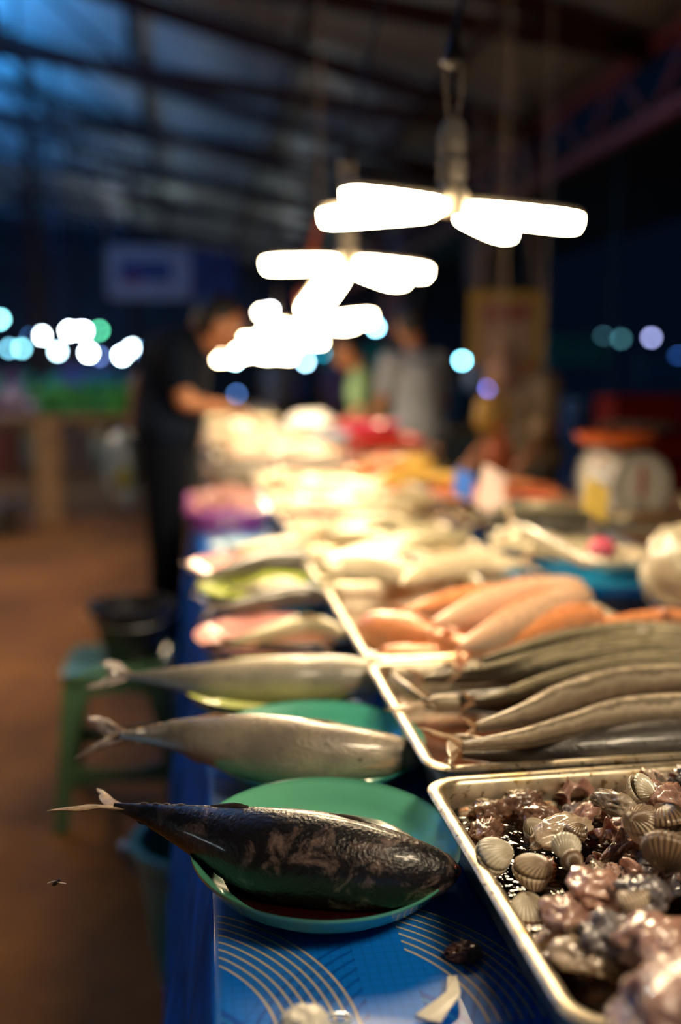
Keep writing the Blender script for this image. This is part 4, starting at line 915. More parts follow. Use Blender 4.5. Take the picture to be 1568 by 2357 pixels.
# weighing scale with two dials
sc = D(1462, 1112, 3.05); sx = sc.x; sy = sc.y; zc = sc.z
t = empty('weighing_scale', (sx, sy, .86), 'white round dial weighing scale with an orange pan, behind the red fish', 'scale')
m_enamel = mat('grey_enamel', (.36, .35, .33), .4, 0, .1); m_face = mat('dial_face', (.62, .60, .55), .35, 0, .05); m_red = mat('dial_red', (.42, .07, .06), .5); m_blk = mat('dial_black', (.02, .02, .02), .5)
def dial(c_, az, r):
    d = Vector((math.sin(az), -math.cos(az), 0)); Mx = Matrix((d.cross(Vector((0, 0, 1))), Vector((0, 0, 1)).cross(d).cross(d) if False else Vector((0, 0, 1)), d)).transposed()
    MB().lathe(c_, [(r*.98, -.02), (r, .0), (r*1.03, .012), (r*.97, .018), (r*.94, .012)], 40, 1, 1, Mx).build('dial_case', m_enamel, t)
    f_ = MB().lathe(c_, [(r*.93, .010), (r*.93, .013)], 40, 1, 1, Mx).build('dial', m_face, t)
    mk = MB()
    for i in range(20):
        a = 2*PI*i/20; u3 = Mx@Vector((math.cos(a), math.sin(a), 0)); mk.bar(c_+d*.0145+u3*r*.8, c_+d*.0145+u3*r*.9, .003, .002)
    mk.lathe(c_, [(r*.84, .0136), (r*.86, .0136), (r*.86, .0142), (r*.84, .0142)], 40, 1, 1, Mx, cap=False); mk.build('tick_marks', m_blk, f_, smooth=False)
    u3 = Vector((0, 0, 1)); MB().bar(c_+d*.017-u3*r*.35, c_+d*.017+u3*r*.6, .016, .003, d).build('pointer', m_red, f_, smooth=False)
dial(Vector((sx, sy-.03, zc)), 0.1, .098); 
dc = Vector((sx-.075, sy+.07, zc+.01)); dial(dc, -1.15, .098)
MB().lathe((sx-.03, sy+.06, zc-.02), [(.03, -.10), (.085, -.1), (.075, .06), (.05, .09), (.02, .1)], 24).build('housing', m_enamel, t)
MB().lathe((sx-.03, sy+.05, .861), [(.02, 0), (.11, 0), (.10, .03), (.05, zc-.06-.861), (.02, zc-.06-.861)], 24).build('base', m_enamel, t)
MB().lathe((sx-.05, sy+.04, zc+.115), [(.002, 0), (.07, 0), (.11, .012), (.122, .035), (.126, .035), (.114, .009), (.07, -.004), (.002, -.004)], 36).build('pan', m_orange, t)
MB().tube([(sx-.04, sy+.04, zc+.07), (sx-.04, sy+.04, zc+.113)], .012, 10).build('pan_stem', m_enamel, t)
o = MB().lathe((sx+.02, sy+.04, zc+.156), [(.002, 0), (.08, 0), (.12, .012), (.125, .02), (.1, .028), (.002, .03)], 30).build('lid', mat('brown_lid', (.05, .035, .03), .4)); tag(o, 'dark brown lid resting on the orange scale pan', 'lid')
o = MB().box((1.165, sy-.15, 0), (sx+.45, sy+.35, .858)).build('wooden_crate', m_wood, smooth=False); tag(o, 'wooden crate that carries the weighing scale', 'crate')
for zz in (.27, .56):
    pass
# red crate and blue things behind the scale
def crate(name, lo, hi, m, label, cat='crate'):
    t = empty(name, ((lo[0]+hi[0])/2, (lo[1]+hi[1])/2, lo[2]), label, cat); w_ = .012
    MB().box(lo, (hi[0], hi[1], lo[2]+w_)).build('base', m, t, smooth=False)
    for a, b_ in (((lo[0], lo[1]), (hi[0], lo[1]+w_)), ((lo[0], hi[1]-w_), (hi[0], hi[1])), ((lo[0], lo[1]), (lo[0]+w_, hi[1])), ((hi[0]-w_, lo[1]), (hi[0], hi[1]))):
        mb = MB(); z0_, z1_ = lo[2]+w_, hi[2]
        n_ = 4
        for i in range(n_): mb.box((a[0], a[1], z0_+(z1_-z0_)*(i+.0)/n_), (b_[0], b_[1], z0_+(z1_-z0_)*(i+.82)/n_))
        mb.box((a[0], a[1], z1_-.02), (b_[0], b_[1], z1_))
        mb.build('side', m, t, smooth=False)
crate('plastic_crate', (1.89, 4.3, .55), (2.7, 4.58, 1.16), mat('red_crate_plastic', (.10, .002, .003), .8, spec=.15), 'big red plastic crate behind the weighing scale')
o = MB().box((1.80, 4.2, 0), (2.75, 4.65, .548)).build('wooden_bench', m_wood, smooth=False); tag(o, 'low wooden bench under the red crate', 'bench')
crate('plastic_crate', (2.08, 5.2, .612), (2.6, 5.75, 1.12), plastic('blue_crate_plastic', (.004, .06, .26)), 'blue crate left of and beyond the red one')
table(2.05, 3.0, 5.0, 6.0, .61, 'low stall table carrying the blue crate', 2)

# ---- second table, goods of the next seller
table(.06, 1.06, 4.28, 5.5, T-.006, 'second table along the aisle, past the blue cloth', 2)
table(.06, .80, 5.54, 10.6, T-.006, 'narrow long table farthest along the aisle', 5)
o = MB().box((.03, 4.27, T-.004), (1.08, 5.51, T+.004)).box((.03, 5.51, T-.004), (.82, 10.62, T+.004)).box((.024, 4.27, .25), (.032, 10.62, T)).build('table_covering', mat('brown_covering', (.22, .15, .10), .6), smooth=False); tag(o, 'brownish covering on the tables past the blue cloth', 'tablecloth')
m_foam = mat('white_foam', (.80, .76, .68), .5, 0, .06); m_ice = mat('pale_ice', (.78, .80, .80), .15, 0, .25, 30, .6, .01, coat=.5)
gd = [(.07, .34, 4.35, 4.75, .90, m_foam, 'white foam tray with fish and ice nearest on the second table'), (.36, .68, 4.35, 4.80, .90, m_foam, 'white foam tray beside the nearest one on the second table'),
      (.06, .37, 4.9, 5.4, .93, m_foam, 'foam tray by the bending man\'s hand'), (.39, .64, 4.95, 5.45, .92, m_tray, 'steel tray right of the foam tray by the man\'s hand'), (.06, .5, 5.6, 6.3, .93, m_foam, 'wide foam tray in the middle of the second table'),
      (.05, .55, 6.6, 7.3, .95, m_tray, 'steel tray past the middle of the second table'), (.1, .6, 7.7, 8.6, .96, m_foam, 'farthest foam tray on the second table')]
for i, (x0, x1, y0, y1, zr, m_, lab) in enumerate(gd):
    tray('foam_tray' if m_ is m_foam else 'steel_tray', x0, x1, y0, y1, lab, zr=zr, zb=T+.006, mt=m_, rim=.02)
    heap(7, x0+.02, x1-.02, y0+.05, y1-.05, zr-.02, zr+.03, .24, .036, [fD[0], fC[1], fC[1], fD[1]] if i not in (1, 4) else [fD[0], fC[1]], 'far_fish', 'of the %s tray on the second table' % ['nearest left', 'nearest right', 'second left', 'second right', 'wide middle', 'steel later', 'farthest'][i], 'fish in tray %s of the second table' % ['one', 'two', 'three', 'four', 'five', 'six', 'seven'][i], seg=10)
m_pinkb = plastic('hot_pink_plastic', (.75, .06, .16)); m_redb = plastic('red_plastic', (.60, .045, .025)); m_blueb = plastic('blue_plastic', (.02, .10, .40))
tray('plastic_tray', .70, .99, 4.32, 4.72, 'blue tray, lowest of the coloured stack on the second table', zr=.868, zb=T+.006, mt=m_blueb)
o = MB().loft([rrect(.85, 4.52, .13, .17, .03, .870), rrect(.95, 4.52, .15, .17, .03, .925)]).build('pale_parcel', mat('peach_paper', (.75, .42, .26), .5), smooth=False); tag(o, 'peach parcel lying between the blue and the red tray', 'parcel')
tray('plastic_tray', .69, 1.02, 4.32, 4.70, 'red tray stacked over the blue one', zr=.970, zb=.926, mt=m_redb)
o = MB().lathe((.84, 4.92, T+.006), [(.01, 0), (.10, 0), (.17, .20), (.18, .21), (.165, .205), (.095, .01), (.01, .01)], 30).build('basin', m_pinkb); tag(o, 'hot pink basin standing behind the red tray', 'basin')
o = MB().lathe((.62, 4.66, .91), [(.01, 0), (.07, 0), (.10, .07), (.095, .07), (.065, .006), (.01, .006)], 24).build('bowl', m_sky); tag(o, 'pale blue bowl left of the pink basin', 'bowl')
crumple('white_plastic_bag', (.60, 5.2, 1.0), (.12, .1, .06), mat('white_bag2', (.85, .84, .82), .35), 'white plastic bag on the goods behind the pale blue bowl', 'plastic bag', .2, 1.5, 11)

# ================================================================= STOOL, BUCKETS
m_green = plastic('green_stool_plastic', (.09, .22, .11), .4)
def stool(cx, cy, H, w0, w1, label):
    t = empty('plastic_stool', (cx, cy, 0), label, 'stool'); h = w0/2; g = w1/2
    MB().loft([rrect(cx, cy, h*1.02, h*1.02, .04, H-.03), rrect(cx, cy, h*1.03, h*1.03, .045, H-.006), rrect(cx, cy, h*.98, h*.98, .045, H), rrect(cx, cy, h*.6, h*.6, .04, H-.004), rrect(cx, cy, h*.3, h*.3, .02, H-.004)]).build('seat', m_green, t)
    for sx_, sy_ in ((1, 1), (1, -1), (-1, 1), (-1, -1)):
        mb = MB(); rings_ = []
        for i in range(11):
            z = (H-.03)*(1-i/10); f_ = i/10; e = h*.97+(g-h)*f_; wd = .075-.035*math.sin(min(1, f_*1.6)*PI/2)
            th_ = .012
            o1 = [(e, e), (e-wd, e), (e-wd, e-th_), (e-th_, e-th_), (e-th_, e-wd), (e, e-wd)]
            rings_.append([Vector((cx+sx_*a, cy+sy_*b_, z)) for a, b_ in o1])
        mb.loft(rings_); mb.build('leg', m_green, t, smooth=False)
    for ax in (0, 1):
        for sg in (1, -1):
            mb = MB(); z0_ = H-.03; rings_ = []
            for j in range(17):
                u_ = -1+2*j/16; zz = z0_-.03-.07*abs(u_)**3
                e = h*.97; x_ = u_*e
                q = lambda a, d_, z: Vector((cx+a, cy+sg*d_, z)) if ax == 0 else Vector((cx+sg*d_, cy+a, z))
                rings_.append([q(x_, e, z0_), q(x_, e-.01, z0_), q(x_, e-.01+(g-h)*.1, zz), q(x_, e+(g-h)*.1, zz)])
            mb.loft(rings_).build('apron', m_green, t)
            zb_ = .17; e = h*.97+(g-h)*(1-zb_/(H-.03)); mb = MB(); rings_ = []
            for j in range(13):
                u_ = -1+2*j/12; x_ = u_*(e-.01); zz = .035+.04*abs(u_)**2; top = zb_-.03*abs(u_)**2*-1
                rings_.append([q(x_, e-.002, top), q(x_, e-.012, top), q(x_, e-.012, top-zz), q(x_, e-.002, top-zz)])
            mb.loft(rings_).build('stretcher', m_green, t)
    return t
stool(-.235, 2.88, .45, .30, .37, 'green plastic stool standing in the aisle beside the blue drape')
def bucket(cx, cy, z, rb, rt_, H, m, label, rimw=.014, name='bucket', ear=False):
    t = empty(name, (cx, cy, z), label, 'bucket'); c_ = (cx, cy, z)
    MB().lathe(c_, [(rb*.1, .006), (rb*.95, .006), (rt_-.006, H-.01), (rt_-.004, H), (rt_+rimw, H), (rt_+rimw+.002, H-.014), (rt_+rimw-.002, H-.016), (rt_+.002, H-.014), (rt_-.002, H*.82), (rb, 0), (rb*.1, 0)], 48).build('bucket_body', m, t, sharp=60)
    pts = [Vector((cx+(rt_+rimw+.004)*math.cos(a), cy+(rt_+rimw)*math.sin(a)*.98, z+H-.02-.03*math.sin((a-PI)*1)) ) for a in [PI+PI*i/20 for i in range(21)]]
    MB().tube(pts, .0028, 6).build('handle', mat('grey_wire', (.30, .33, .36), .4, .6), t)
    if ear:
        for s in (-1, 1): MB().lathe((cx+s*(rt_+rimw), cy-.01, z+H-.012), [(.004, -.014), (.02, -.012), (.022, .008), (.008, .012)], 14).build('handle_lug', mat('grey_lug', (.22, .30, .33), .4), t)
pb = P(400, 2020, .33)
bucket(-.014, 2.00, 0.0, .090, .128, .31, plastic('teal_bucket_plastic', (.03, .32, .32), .4), 'teal bucket on the floor beside the blue drape', ear=True)
bucket(-.20, 2.90, .451, .085, .112, .155, plastic('black_bucket_plastic', (.012, .012, .014), .4), 'black bucket standing on the green stool')

# ================================================================= PEOPLE
m_skin = mat('brown_skin', (.42, .17, .075), .5, 0, .12, 12, sss=.1); m_hair = mat('black_hair', (.012, .010, .010), .5, 0, .3, 80)
def caps(bm, a, b_, ra, rb, seg=16):
    a = Vector(a); b_ = Vector(b_); mb = MB(); n_ = 4; pts = []; rd = []
    t = (b_-a); L = max(t.length, 1e-5); t = t/L
    for i in range(n_+1):
        an = PI/2*(1-i/n_); pts.append(a-t*ra*math.sin(an)*.98); rd.append(max(.02*ra, ra*math.cos(an)))
    for i in range(n_+1):
        an = PI/2*i/n_; pts.append(b_+t*rb*math.sin(an)*.98+t*1e-4); rd.append(max(.02*rb, rb*math.cos(an)))
    mb.tube(pts, rd, seg); bm.v_off = len(bm.v)
    o_ = len(bm.v); bm.v += mb.v; bm.f += [tuple(i+o_ for i in f_) for f_ in mb.f]
def chain(bm, pts, rad):
    for i in range(len(pts)-1): caps(bm, pts[i], pts[i+1], rad[i], rad[i+1])
def hand(bm, wrist, dirv, nrm, s=1.0, side=1, curl=.35):
    """palm, four unequal bent fingers and a thumb"""
    d = Vector(dirv).normalized(); n_ = Vector(nrm); n_ = (n_-d*n_.dot(d)).normalized(); q = d.cross(n_)*side; w_ = Vector(wrist)
    for k_ in range(4):
        off = (k_-1.5)*.019*s; kn = w_+d*.088*s+q*off
        caps(bm, w_+d*.01*s+q*off*.6, kn, .014*s, .0115*s, 10)
        L = (.040, .045, .042, .033)[k_]*s; c1 = curl*(.8+.12*k_)
        d1 = (d*math.cos(c1)+n_*math.sin(c1)); d2 = (d*math.cos(c1*2.2)+n_*math.sin(c1*2.2))
        a = kn+d1*L; chain(bm, [kn, a, a+d2*L*.8], [.0105*s, .0095*s, .008*s])
    tb = w_+d*.03*s-q*.022*s; td = (d*.6-q*.7+n_*.35).normalized(); chain(bm, [tb, tb+td*.035*s, tb+td*.035*s+(d*.8-q*.25+n_*.4).normalized()*.03*s], [.014*s, .011*s, .009*s])
def person(name, base, J, shirt, trousers, label, facing, fine=.008, hairlen=0.0, headtilt=None, hands=True, longsl=False):
    """J: joints in world coordinates. body = one remeshed surface; shirt, trousers and hair over it"""
    t = empty(name, base, label, 'person'); fx = Vector(facing).normalized(); hd = Vector(J['head']); nk = Vector(J['neck'])
    hu = (hd-nk).normalized() if headtilt is None else Vector(headtilt).normalized(); ff = (fx-hu*fx.dot(hu)).normalized(); ls = hu.cross(ff)
    Mh = Matrix((ff, ls, hu)).transposed()
    bm = MB()
    tmp = MB(); tmp.ell(hd, (.098, .076, .118), 28, 20, Mh, lambda p: 1-.10*max(0, -p.z)*(1+.5*max(0, -p.x))-.05*max(0, p.x)*max(0, p.z)); bm.v += tmp.v; bm.f += tmp.f
    W = lambda x, y, z: hd+Mh@Vector((x, y, z))
    caps(bm, W(.088, 0, .01), W(.112, 0, -.028), .008, .013); caps(bm, W(.075, 0, -.085), W(.085, 0, -.095), .02, .016)     # nose, chin
    caps(bm, W(.088, -.018, -.055), W(.088, .018, -.055), .008, .008)                                                       # lips
    for s in (-1, 1):
        caps(bm, W(.08, s*.018, .028), W(.076, s*.048, .030), .009, .009); caps(bm, W(-.005, s*.078, .018), W(-.008, s*.08, -.022), .012, .008); caps(bm, W(.07, s*.04, -.02), W(.06, s*.05, -.03), .018, .018)
    chain(bm, [W(-.02, 0, -.08), nk, J['chest']], [.052, .055, .06])
    pv = Vector(J['pelvis'])
    chain(bm, [J['chest'], J['waist'], pv], [.12, .115, .12])
    for s in ('l', 'r'):
        sh_, el, wr = Vector(J['sh'+s]), Vector(J['el'+s]), Vector(J['wr'+s])
        caps(bm, J['chest'], sh_, .085, .055); chain(bm, [sh_, el, wr], [.052, .038, .026]); 
        if hands: hand(bm, wr, J.get('hd'+s, tuple(wr-el)), J.get('hn'+s, (0, 0, -1)), 1.0, 1 if s == 'l' else -1, J.get('curl'+s, .35))
        hp, kn, an = Vector(J['hip'+s]), Vector(J['kn'+s]), Vector(J['an'+s])
        caps(bm, pv, hp, .11, .09); chain(bm, [hp, kn, an], [.088, .058, .040]); caps(bm, an+Vector((0, 0, -.045)), an+fx*.14+Vector((0, 0, -.055)), .036, .030)
    bm.uv = {}; bm.build('body', m_skin, t, mods=[('REMESH', {'mode': 'VOXEL', 'voxel_size': fine, 'use_smooth_shade': True}), ('SMOOTH', {'iterations': 3, 'factor': .5})])
    # shirt
    s_ = MB(); chain(s_, [nk.lerp(Vector(J['chest']), .25), J['chest'], J['waist'], pv.lerp(Vector(J['waist']), .2)], [.075, .145, .142, .145])
    for s in ('l', 'r'):
        sh_, el, wr = Vector(J['sh'+s]), Vector(J['el'+s]), Vector(J['wr'+s])
        caps(s_, J['chest'], sh_, .115, .072); caps(s_, sh_, sh_.lerp(el, .62), .07, .060)
        if longsl: caps(s_, sh_.lerp(el, .6), el, .06, .05); caps(s_, el, el.lerp(wr, .85), .05, .04)
        caps(s_, J['waist'], Vector(J['hip'+s])+Vector((0, 0, .06)), .14, .115)
    s_.build('shirt', shirt, t, mods=[('REMESH', {'mode': 'VOXEL', 'voxel_size': .012, 'use_smooth_shade': True}), ('SMOOTH', {'iterations': 5, 'factor': .5})])
    p_ = MB()
    for s in ('l', 'r'):
        hp, kn, an = Vector(J['hip'+s]), Vector(J['kn'+s]), Vector(J['an'+s])
        caps(p_, pv, hp, .118, .10); chain(p_, [hp, kn, an+Vector((0, 0, .01))], [.098, .072, .062])
    p_.build('trousers', trousers, t, mods=[('REMESH', {'mode': 'VOXEL', 'voxel_size': .012, 'use_smooth_shade': True}), ('SMOOTH', {'iterations': 5, 'factor': .5})])
    for s in ('l', 'r'):
        an = Vector(J['an'+s]); z_ = .0; q = MB(); caps(q, an+Vector((0, 0, -.05))-fx*.03, an+fx*.15+Vector((0, 0, -.06)), .045, .038); q.build('shoe', mat('dark_shoe', (.02, .018, .018), .5), t)
    for s in (-1, 1):
        e_ = MB().ell(W(.083, s*.031, .012), (.010, .014, .009), 12, 8, Mh).build('eye', mat('eye_white', (.6, .56, .5), .2), t); MB().ell(W(.0905, s*.031, .011), (.004, .006, .006), 10, 6, Mh).build('pupil', m_eye, e_)
        chain_ = MB(); caps(chain_, W(.088, s*.018, .034), W(.080, s*.048, .036), .005, .004); chain_.build('eyebrow', m_hair, t)
    hb = MB(); tmp = MB(); tmp.ell(W(-.018, 0, .022), (.104, .086, .112), 28, 18, Mh, lambda p: (1 if (p.z > -.05 or p.x < .25) else .82)*(1-.22*max(0, p.x)*(1-max(0, p.z)))*(1+.02*noise.noise(p*9))); hb.v += tmp.v; hb.f += tmp.f
    if hairlen: caps(hb, W(-.06, 0, -.02), W(-.07, 0, -hairlen), .07, .05)
    hb.build('hair', m_hair, t)
    return t
def scaleJ(pelv, fx, H=1.66, lean=0.0, arms=None):
    """a standing figure: pelvis position on the ground plane, facing fx, leaning forward by lean (radians)"""
    fx = Vector(fx).normalized(); ls = Vector((0, 0, 1)).cross(fx); k_ = H/1.70; g = Vector((pelv[0], pelv[1], 0)); u_ = Vector((0, 0, 1))
    pv = g+u_*.93*k_; sp_ = fx*math.sin(lean)+u_*math.cos(lean); J = {'pelvis': pv, 'waist': pv+sp_*.18*k_, 'chest': pv+sp_*.38*k_, 'neck': pv+sp_*.55*k_}
    J['head'] = J['neck']+(sp_*.8+fx*.25+u_*.2).normalized()*.17*k_
    for s, sg in (('l', 1), ('r', -1)):
        J['sh'+s] = pv+sp_*.48*k_+ls*sg*.175*k_; J['hip'+s] = pv+ls*sg*.09*k_-u_*.02; J['kn'+s] = g+ls*sg*.10*k_+u_*.50*k_+fx*.03; J['an'+s] = g+ls*sg*.11*k_+u_*.095
        J['el'+s] = J['sh'+s]-u_*.27*k_+ls*sg*.05+fx*.02; J['wr'+s] = J['el'+s]-u_*.16*k_+fx*.19*k_
    if arms: J.update(arms)
    return J
# the man bending over the table
fx = Vector((1, -.12, 0)); g = P(378, 1560, 0)
Jm = scaleJ((g.x-.005, g.y, 0), fx, 1.72)
d0 = 4.15
Jm['pelvis'] = D(385, 1010, d0); Jm['waist'] = D(395, 915, d0); Jm['chest'] = D(405, 825, d0); Jm['neck'] = D(448, 770, d0); Jm['head'] = D(505, 752, d0)
ls = Vector((0, 0, 1)).cross(fx.normalized())
for s, sg in (('l', 1), ('r', -1)):
    Jm['sh'+s] = D(412, 808, d0)+ls*sg*.17; Jm['hip'+s] = Jm['pelvis']+ls*sg*.085-Vector((0, 0, .02))
    Jm['kn'+s] = Vector((Jm['pelvis'].x-.01, Jm['pelvis'].y+sg*.10, .50)); Jm['an'+s] = Vector((Jm['pelvis'].x-.02, Jm['pelvis'].y+sg*.11, .095))
Jm['elr'] = D(425, 925, d0-.2); Jm['wrr'] = D(515, 938, d0-.12); Jm['hdr'] = (1, 0, -.25); Jm['hnr'] = (0, 0, -1)
Jm['ell'] = D(322, 880, d0+.12); Jm['wrl'] = D(308, 965, d0+.1); Jm['hdl'] = (-.05, 0, -1); Jm['hnl'] = (1, 0, 0); Jm['curll'] = .8
person('person', (g.x, g.y, 0), Jm, mat('navy_shirt', (.003, .007, .018), .9, spec=.15), mat('dark_jeans', (.002, .004, .010), .9, spec=.15), 'person in dark navy shirt and jeans bending over the second table, holding a bag', fx, .007, headtilt=(.45, 0, 1))
bgp = D(285, 1078, d0+.08)
crumple('carrier_bag', bgp, (.075, .07, .155), mat('thin_white_bag', (.40, .50, .60), .3, 0, .25, 7, .3, .01, coat=.4), 'whitish carrier bag hanging from the bending person\'s hand', 'plastic bag', .12, 1.5, 14)
o = MB().tube([bgp+Vector((-.02, 0, .15)), Jm['wrl']+Vector((-.01, 0, -.10)), bgp+Vector((.03, 0, .15))], .006, 6).build('bag_loop', mat('thin_white_bag', (1, 1, 1)), None)
bpy.data.objects.remove(o)
crumple('vegetable', D(285, 1100, d0-.02), (.03, .02, .04), mat('yellow_green_veg', (.32, .32, .04), .5), 'yellow green vegetable showing at the carrier bag', 'vegetable', .1, 2, 2)
# others
def stand(px, py_head, d, H, shirt, label, fxv, lean=0.0, arms=None, hairlen=0.0, longsl=False):
    p = D(px, 850, d); J = scaleJ((p.x, p.y, 0), fxv, H, lean); return person('person', (p.x, p.y, 0), J, shirt, mat('dark_trousers', (.02, .02, .025), .7), label, fxv, .012, hairlen, longsl=longsl)
stand(965, 770, 5.9, 1.60, mat('grey_tee', (.36, .40, .47), .8), 'person in a light grey shirt standing right of the second table, back turned', (-.35, 1, 0), .12)
stand(880, 800, 6.9, 1.50, mat('green_tee', (.20, .34, .17), .8), 'person in a pale green shirt bending beside the one in grey', (-1, .1, 0), .35)
stand(1235, 880, 5.2, 1.45, mat('brown_shirt', (.13, .09, .055), .8), 'person in a dull brown shirt standing under the yellow edged poster', (-.8, -.3, 0), .1)
stand(150, 880, 17, 1.55, mat('maroon_tee', (.25, .08, .12), .8), 'far shopper in a maroon shirt near the left vegetable stall', (1, .2, 0), .1)
stand(262, 880, 15.5, 1.55, mat('blue_tee', (.10, .20, .45), .8), 'far shopper in a blue shirt left of the bending person', (-1, .2, 0), .1)
stand(780, 900, 13, 1.5, mat('violet_tee', (.22, .14, .28), .8), 'far shopper in a violet shirt beyond the end of the counter', (.2, -1, 0), 0)
stand(640, 900, 14, 1.5, mat('cream_tee', (.35, .34, .34), .8), 'far shopper in a pale shirt beyond the end of the counter', (.2, 1, 0), 0)

def strings(mb, x0, x1, y, z):
    for x in (x0, x1): mb.tube([(x, y, z-.01), (x, y, under_roof(x))], .004, 5)
    return mb
# ================================================================= LEFT STALLS
def produce(n, x0, x1, y0, y1, z, r, m, name, label, group, flat=.8):
    first = None; done = []
    for i in range(n):
        mb = None
        for _ in range(80):
            p = (rs.uniform(x0, x1), rs.uniform(y0, y1), z+rs.choice((0, r*1.25)))
            if all((p[0]-a[0])**2+(p[1]-a[1])**2+(p[2]-a[2])**2 > (1.75*r)**2 for a in done): break
        done.append(p)
        if first is None:
            off = Vector((3, 1, 4)); mb = MB(); mb.ell((0, 0, 0), (r, r, r*flat), 18, 12, None, lambda q: 1+.22*noise.noise(q*3+off)+.08*noise.noise(q*8+off)); first = o = mb.build(name, m, origin=(0, 0, 0))
            tag(o, label, 'vegetable', group)
        else: o = first.copy(); COL.objects.link(o)
        o.location = p; s = rs.uniform(.8, 1.05); o.scale = (s, s, s); o.rotation_euler = (rs.uniform(-.5, .5), rs.uniform(-.5, .5), rs.uniform(0, 6))
m_plank = mat('pale_plank', (.34, .21, .11), .7, 0, .3, 10)
p = P(118, 1205, 0)
table(p.x-1.3, p.x+.9, p.y, p.y+.9, .90, 'wooden vegetable stall at the left across the aisle', 2, m_plank)
o = MB().box((p.x-.10, p.y-.05, 0), (p.x+.10, p.y-.01, .86)).build('plank', m_plank, smooth=False); tag(o, 'upright plank leaning on the front of the vegetable stall', 'plank')
o = MB().box((p.x-1.6, p.y-.7, .0), (p.x-.25, p.y-.08, .22)).build('low_platform', mat('grey_platform', (.06, .05, .045), .8), smooth=False); tag(o, 'low grey platform under the vegetable stall at the left edge', 'platform')
produce(26, p.x-.1, p.x+.85, p.y+.1, p.y+.8, .96, .09, mat('leaf_green', (.06, .42, .06), .5, 0, .5, 20), 'cabbage', 'green leafy head on the wooden vegetable stall', 'greens on the wooden stall')
produce(12, p.x-1.2, p.x-.15, p.y+.1, p.y+.8, .96, .08, mat('pale_lilac_veg', (.40, .36, .50), .5, 0, .3, 20), 'onion', 'pale lilac bulb vegetable at the left end of the wooden stall', 'pale vegetables on the wooden stall')
q = P(240, 1110, 0)
table(-3.2, -.3, 12.6, 13.6, .9, 'second vegetable stall behind the wooden one', 3, m_plank)
produce(30, -3.0, -.4, 12.7, 13.5, .97, .11, mat('leaf_teal', (.03, .40, .20), .5, 0, .5, 20), 'cabbage', 'dark green leafy head on the second vegetable stall', 'greens on the second stall')
for i, (x, y, w_, h_, m_, lab) in enumerate([(-1.9, 12.4, .6, .55, (.22, .14, .09), 'brown carton under the second vegetable stall'), (-1.0, 12.3, .5, .5, (.10, .12, .18), 'bluish carton under the second vegetable stall'), (-2.6, 12.2, .5, .6, (.16, .04, .02), 'reddish carton under the second stall at far left')]):
    o = MB().box((x, y, 0), (x+w_, y+.3, h_)).build('carton', mat('carton_%d' % i, m_, .7), smooth=False); tag(o, lab, 'carton')
for i, (x, y, d, w_, h_, c, lab) in enumerate([(205, 865, 16, .9, .30, (.16, .22, .6), 'bluish hanging sheet over the far left stalls'), (255, 880, 17, .5, .5, (.25, .35, .75), 'light blue sheet behind the left shopper'), (160, 890, 18, .35, .6, (.45, .20, .35), 'pinkish cloth hanging at the far left'), (15, 900, 16, .5, .6, (.35, .10, .22), 'dark pink cloth hanging at the left edge'),
    (60, 870, 17, .8, .3, (.02, .22, .22), 'teal awning strip at the far left')]):
    c_ = D(x, y, d); o = strings(MB().box(c_-Vector((w_/2, .01, h_/2)), c_+Vector((w_/2, .01, h_/2))), c_.x-w_/2+.02, c_.x+w_/2-.02, c_.y, c_.z+h_/2).build('hanging_cloth', mat('cloth_%d' % i, c, .7), smooth=False); tag(o, lab, 'cloth')
# banners over the aisle
c_ = D(345, 628, 12); t = empty('banner', c_, 'white and blue printed banner hung under the roof', 'banner')
MB().box(c_-Vector((.50, .01, .31)), c_+Vector((.49, .01, .31))).build('banner_sheet', mat('banner_white', (.34, .42, .62), .6, 0, .2, 3), t, smooth=False); [MB().tube([(x_, c_.y, c_.z+.3), (x_, c_.y, under_roof(x_))], .004, 5).build('string', m_wire, t) for x_ in (c_.x-.48, c_.x+.47)]
MB().box(c_+Vector((-.36, -.016, -.10)), c_+Vector((.26, -.011, .14))).build('banner_print', mat('banner_blue', (.01, .07, .30), .6), t, smooth=False)
MB().box(c_+Vector((-.30, -.018, -.14)), c_+Vector((-.10, -.0165, -.02))).build('banner_print', mat('banner_red', (.22, .06, .12), .6), t, smooth=False)
c_ = D(492, 632, 12.1); o = strings(MB().box(c_-Vector((.26, .01, .28)), c_+Vector((.30, .01, .28))), c_.x-.24, c_.x+.28, c_.y, c_.z+.28).build('banner', mat('banner_navy', (.01, .05, .24), .6, 0, .5, 4), smooth=False); tag(o, 'plain deep blue banner right of the white and blue one', 'banner')
# teal awning beyond the counter, poster and hanging goods at the right
for (x0, x1, y0, y1, d, c, lab) in [(745, 905, 795, 852, 15, (.0, .75, .68), 'teal awning beyond the end of the counter'), (1245, 1400, 775, 840, 16, (.03, .45, .60), 'dark teal awning right of the poster'), (1470, 1600, 820, 880, 14, (.03, .22, .75), 'blue awning at the right edge'),
        (1250, 1410, 930, 1040, 8, (.015, .22, .60), 'blue tarpaulin over goods behind the scale'), (880, 925, 640, 790, 9, (.16, .10, .17), 'mauve strip hanging above the person in grey'), (1075, 1110, 540, 660, 8, (.10, .12, .24), 'narrow bluish strip hanging near the post'),
        (640, 700, 860, 920, 15, (.08, .14, .40), 'blue sheet far beyond the bending person')]:
    a = D(x0, y1, d); b_ = D(x1, y0, d); o = strings(MB().box((a.x, a.y, a.z), (b_.x, a.y+.03, b_.z)), a.x+.01, b_.x-.01, a.y+.015, b_.z).build('tarpaulin' if 'strip' not in lab else 'hanging_strip', mat('tarp_%d' % x0, c, .5, 0, .35, 3), smooth=False); tag(o, lab, 'tarpaulin' if 'strip' not in lab else 'strip')
